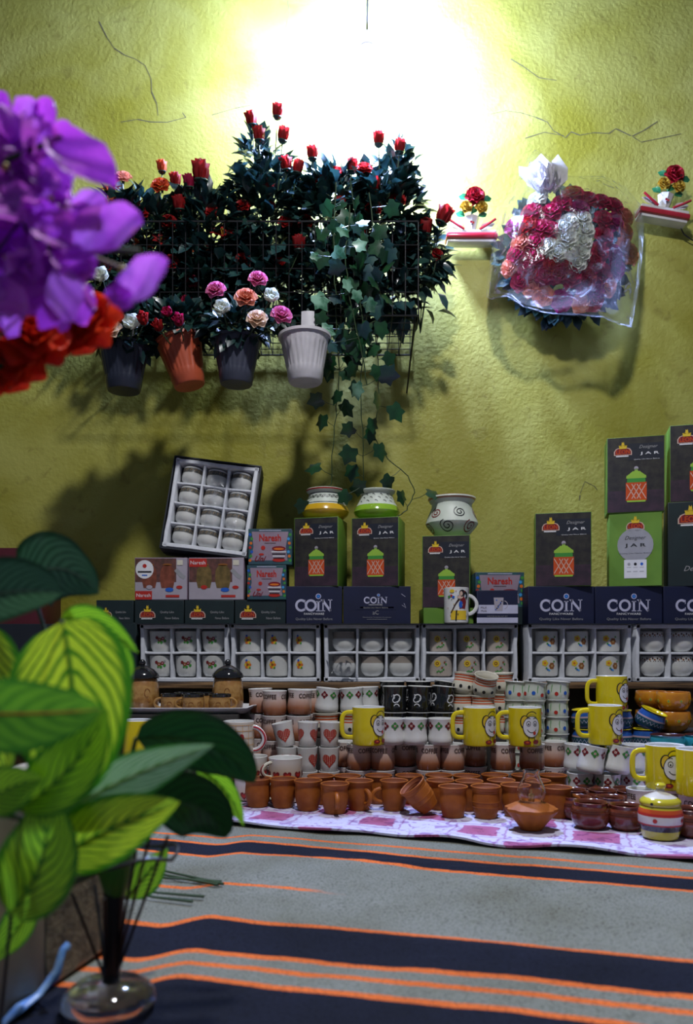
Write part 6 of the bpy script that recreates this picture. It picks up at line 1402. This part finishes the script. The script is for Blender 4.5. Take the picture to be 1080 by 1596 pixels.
# purple orchids and red flowers ------------------------------------------
purp = mat('purple_petal', (0.66, 0.09, 0.78), .5, (0.48, 0.05, 0.62), 40, transl=.45); purp2 = mat('violet_petal', (0.74, 0.22, 0.88), .5, (0.52, 0.07, 0.68), 30, transl=.45)
def orchid_mesh(m, seed):
    rnd = random.Random(seed); mb = MB()
    for i in range(5):
        a = 2 * PI * i / 5 + rnd.uniform(-.2, .2); M = Matrix.Rotation(a, 4, 'Z') @ Matrix.Rotation(R(rnd.uniform(45, 78)), 4, 'X')
        n, nu = 8, 8; W_ = .036 * rnd.uniform(.85, 1.15); L2 = .036 * rnd.uniform(.85, 1.15); vs = []; fs = []
        for j in range(n + 1):
            v = j / n; wv = W_ * math.sin(PI * min(.90, .06 + .80 * v)) ** .6
            for k in range(nu + 1):
                u = k / nu * 2 - 1; vs.append((u * wv / 2, -.16 * W_ * u * u - .32 * v * v * L2 + .09 * W_ * math.sin(v * 9 + u * 5 + i), v * L2 * (1 - .10 * u * u)))
        for j in range(n):
            for k in range(nu): q = j * (nu + 1) + k; fs.append((q, q + 1, q + nu + 2, q + nu + 1))
        mb.add(vs, fs, m, M)
    mb.lathe([(0, 0), (.0022, .001), (.0024, .006), (0, .008)], mat('orchid_centre', (.65, .6, .15), .4), 8)
    mb.lathe([(.0012, -.02), (.002, -.004), (0, 0)], stem_m, 6); return mb
OM = [orchid_mesh((purp, purp2)[i % 2], i).build('blossom', link=False, ang=80) for i in range(5)]; PROTOS += OM
ob_ = Vector((-.36, .62, .003)); t = thing('orchid_spray', 'large out of focus spray of purple orchids at the upper left', 'artificial flowers', ob_)
rnd = random.Random(12)
spots = [(0, 225, .62), (38, 248, .60), (5, 265, .58), (58, 262, .59), (25, 330, .57), (75, 315, .60), (60, 385, .58), (5, 400, .60), (30, 440, .58), (95, 400, .60), (80, 440, .59), (-15, 460, .58)]
def orchid_petal(a, b_, w_, D, m, k=0):
    A_ = P(*a, D) - ob_; B_ = P(*b_, D - .012) - ob_; W_ = w_ / F * D; d = B_ - A_; tg_ = d.normalized(); sd = tg_.cross(Vector((0.15, -1, 0.1))).normalized(); nr = sd.cross(tg_); vs = []; fs = []; n, nu = 12, 10
    for j in range(n + 1):
        v = j / n; wv = W_ * math.sin(PI * min(.93, .05 + .84 * v)) ** .55
        for q in range(nu + 1):
            u = q / nu * 2 - 1; vs.append(A_ + d * (v * (1 - .10 * u * u * (v > .7))) + sd * u * wv / 2 + nr * (.18 * W_ * u * u + .05 * W_ * math.sin(v * 11 + u * 6 + k)) )
    for j in range(n):
        for q in range(nu): i_ = j * (nu + 1) + q; fs.append((i_, i_ + 1, i_ + nu + 2, i_ + nu + 1))
    pb = MB(); pb.add(vs, fs, m); pb.build('petal', t, ang=80)
for k, pt in enumerate((((78, 212), (180, 290), 74, .57, purp), ((85, 240), (108, 190), 38, .60, purp2), ((68, 205), (78, 152), 38, .60, purp), ((98, 395), (222, 338), 76, .56, purp2), ((112, 320), (168, 318), 42, .57, purp2), ((108, 330), (170, 350), 46, .575, purp),
    ((186, 470), (261, 405), 58, .55, purp2), ((205, 472), (163, 458), 42, .55, purp), ((60, 330), (108, 385), 66, .555, purp), ((98, 425), (108, 502), 56, .555, purp2), ((112, 425), (150, 428), 34, .56, purp), ((90, 395), (150, 425), 60, .57, purp), ((-10, 445), (40, 492), 54, .56, purp2),
    ((25, 205), (60, 160), 50, .60, purp2), ((-5, 215), (6, 142), 42, .60, purp), ((60, 300), (95, 285), 50, .565, purp2), ((50, 250), (108, 300), 60, .57, purp), ((0, 300), (45, 345), 70, .56, purp2))): orchid_petal(*pt, k)
mb = MB(); mb.tube([P(100, 372, .575) - ob_, P(140, 398, .57) - ob_, P(190, 418, .565) - ob_], .0014, mat('orchid_stem', (.25, .20, .10), .5), 6); mb.tube([P(188, 417, .565) - ob_, P(200, 424, .565) - ob_], [.0028, .002], mat('orchid_bud', (.6, .6, .10), .5), 8)
mb.tube([P(40, 345, .575) - ob_, P(95, 322, .57) - ob_, P(170, 322, .565) - ob_], .0013, mat('orchid_stem', (.25, .20, .10)), 6); mb.build('bud_stems', t)
mb = MB()
for i, (x, y, D) in enumerate(spots):
    q = P(x, y, D) - ob_; o = OM[i % 5].copy(); COL.objects.link(o); o.name = 'blossom'; o.parent = t; o.location = q; o.rotation_euler = aim((rnd.choice((-1, 1)) * rnd.uniform(.3, 1.7), -1, rnd.uniform(-1.2, 1.3))); o.scale = (rnd.uniform(.85, 1.1),) * 3
for br in ([(-.02, 0, 0), (-.02, 0, .5), (.0, -.01, .62), (.06, -.03, .70), (.15, -.05, .72)], [(-.01, 0, 0), (-.01, 0, .55), (.02, -.01, .66), (.08, -.02, .76)], [(0, 0, 0), (0, 0, .45), (.05, -.03, .58), (.14, -.05, .64), (.21, -.06, .63)]):
    mb.tube(br, .0022, stem_m, 6)
for (x, y, D) in spots:
    q = P(x, y, D) - ob_; mb.tube([(max(0, q.x * .5), q.y * .5 + .01, q.z * .93), tuple(q + Vector((0, .01, 0)))], .0012, stem_m, 5)
mb.build('stems', t)
rb = Vector((-.42, .72, .003)); t = thing('red_flower_bunch', 'bunch of bright orange red ruffled flowers below the purple orchids', 'artificial flowers', rb)
rr_ = mat('scarlet_petal', (0.80, 0.06, 0.01), .5, (0.62, 0.02, 0.01), 40, transl=.35)
CM = rose_mesh(rr_, .034, 1.0, 3).build('blossom', link=False, ang=70); PROTOS.append(CM); mb = MB()
for x, y, D in ((12, 528, .70), (48, 518, .69), (-5, 560, .71), (42, 458, .70), (72, 492, .72), (100, 498, .72), (132, 500, .73), (20, 485, .71), (-25, 510, .7), (30, 548, .7)):
    q = P(x, y, D) - rb; o = CM.copy(); COL.objects.link(o); o.name = 'blossom'; o.parent = t; o.location = q; o.rotation_euler = aim((rnd.uniform(-.5, .5), -1, rnd.uniform(-.5, .4))); o.scale = (.85,) * 3; mb.tube([(0, 0, 0), (0, 0, q.z * .8), tuple(q)], .002, stem_m, 5)
mb.build('stems', t)

for o in PROTOS:
    try: bpy.data.objects.remove(o)
    except ReferenceError: pass
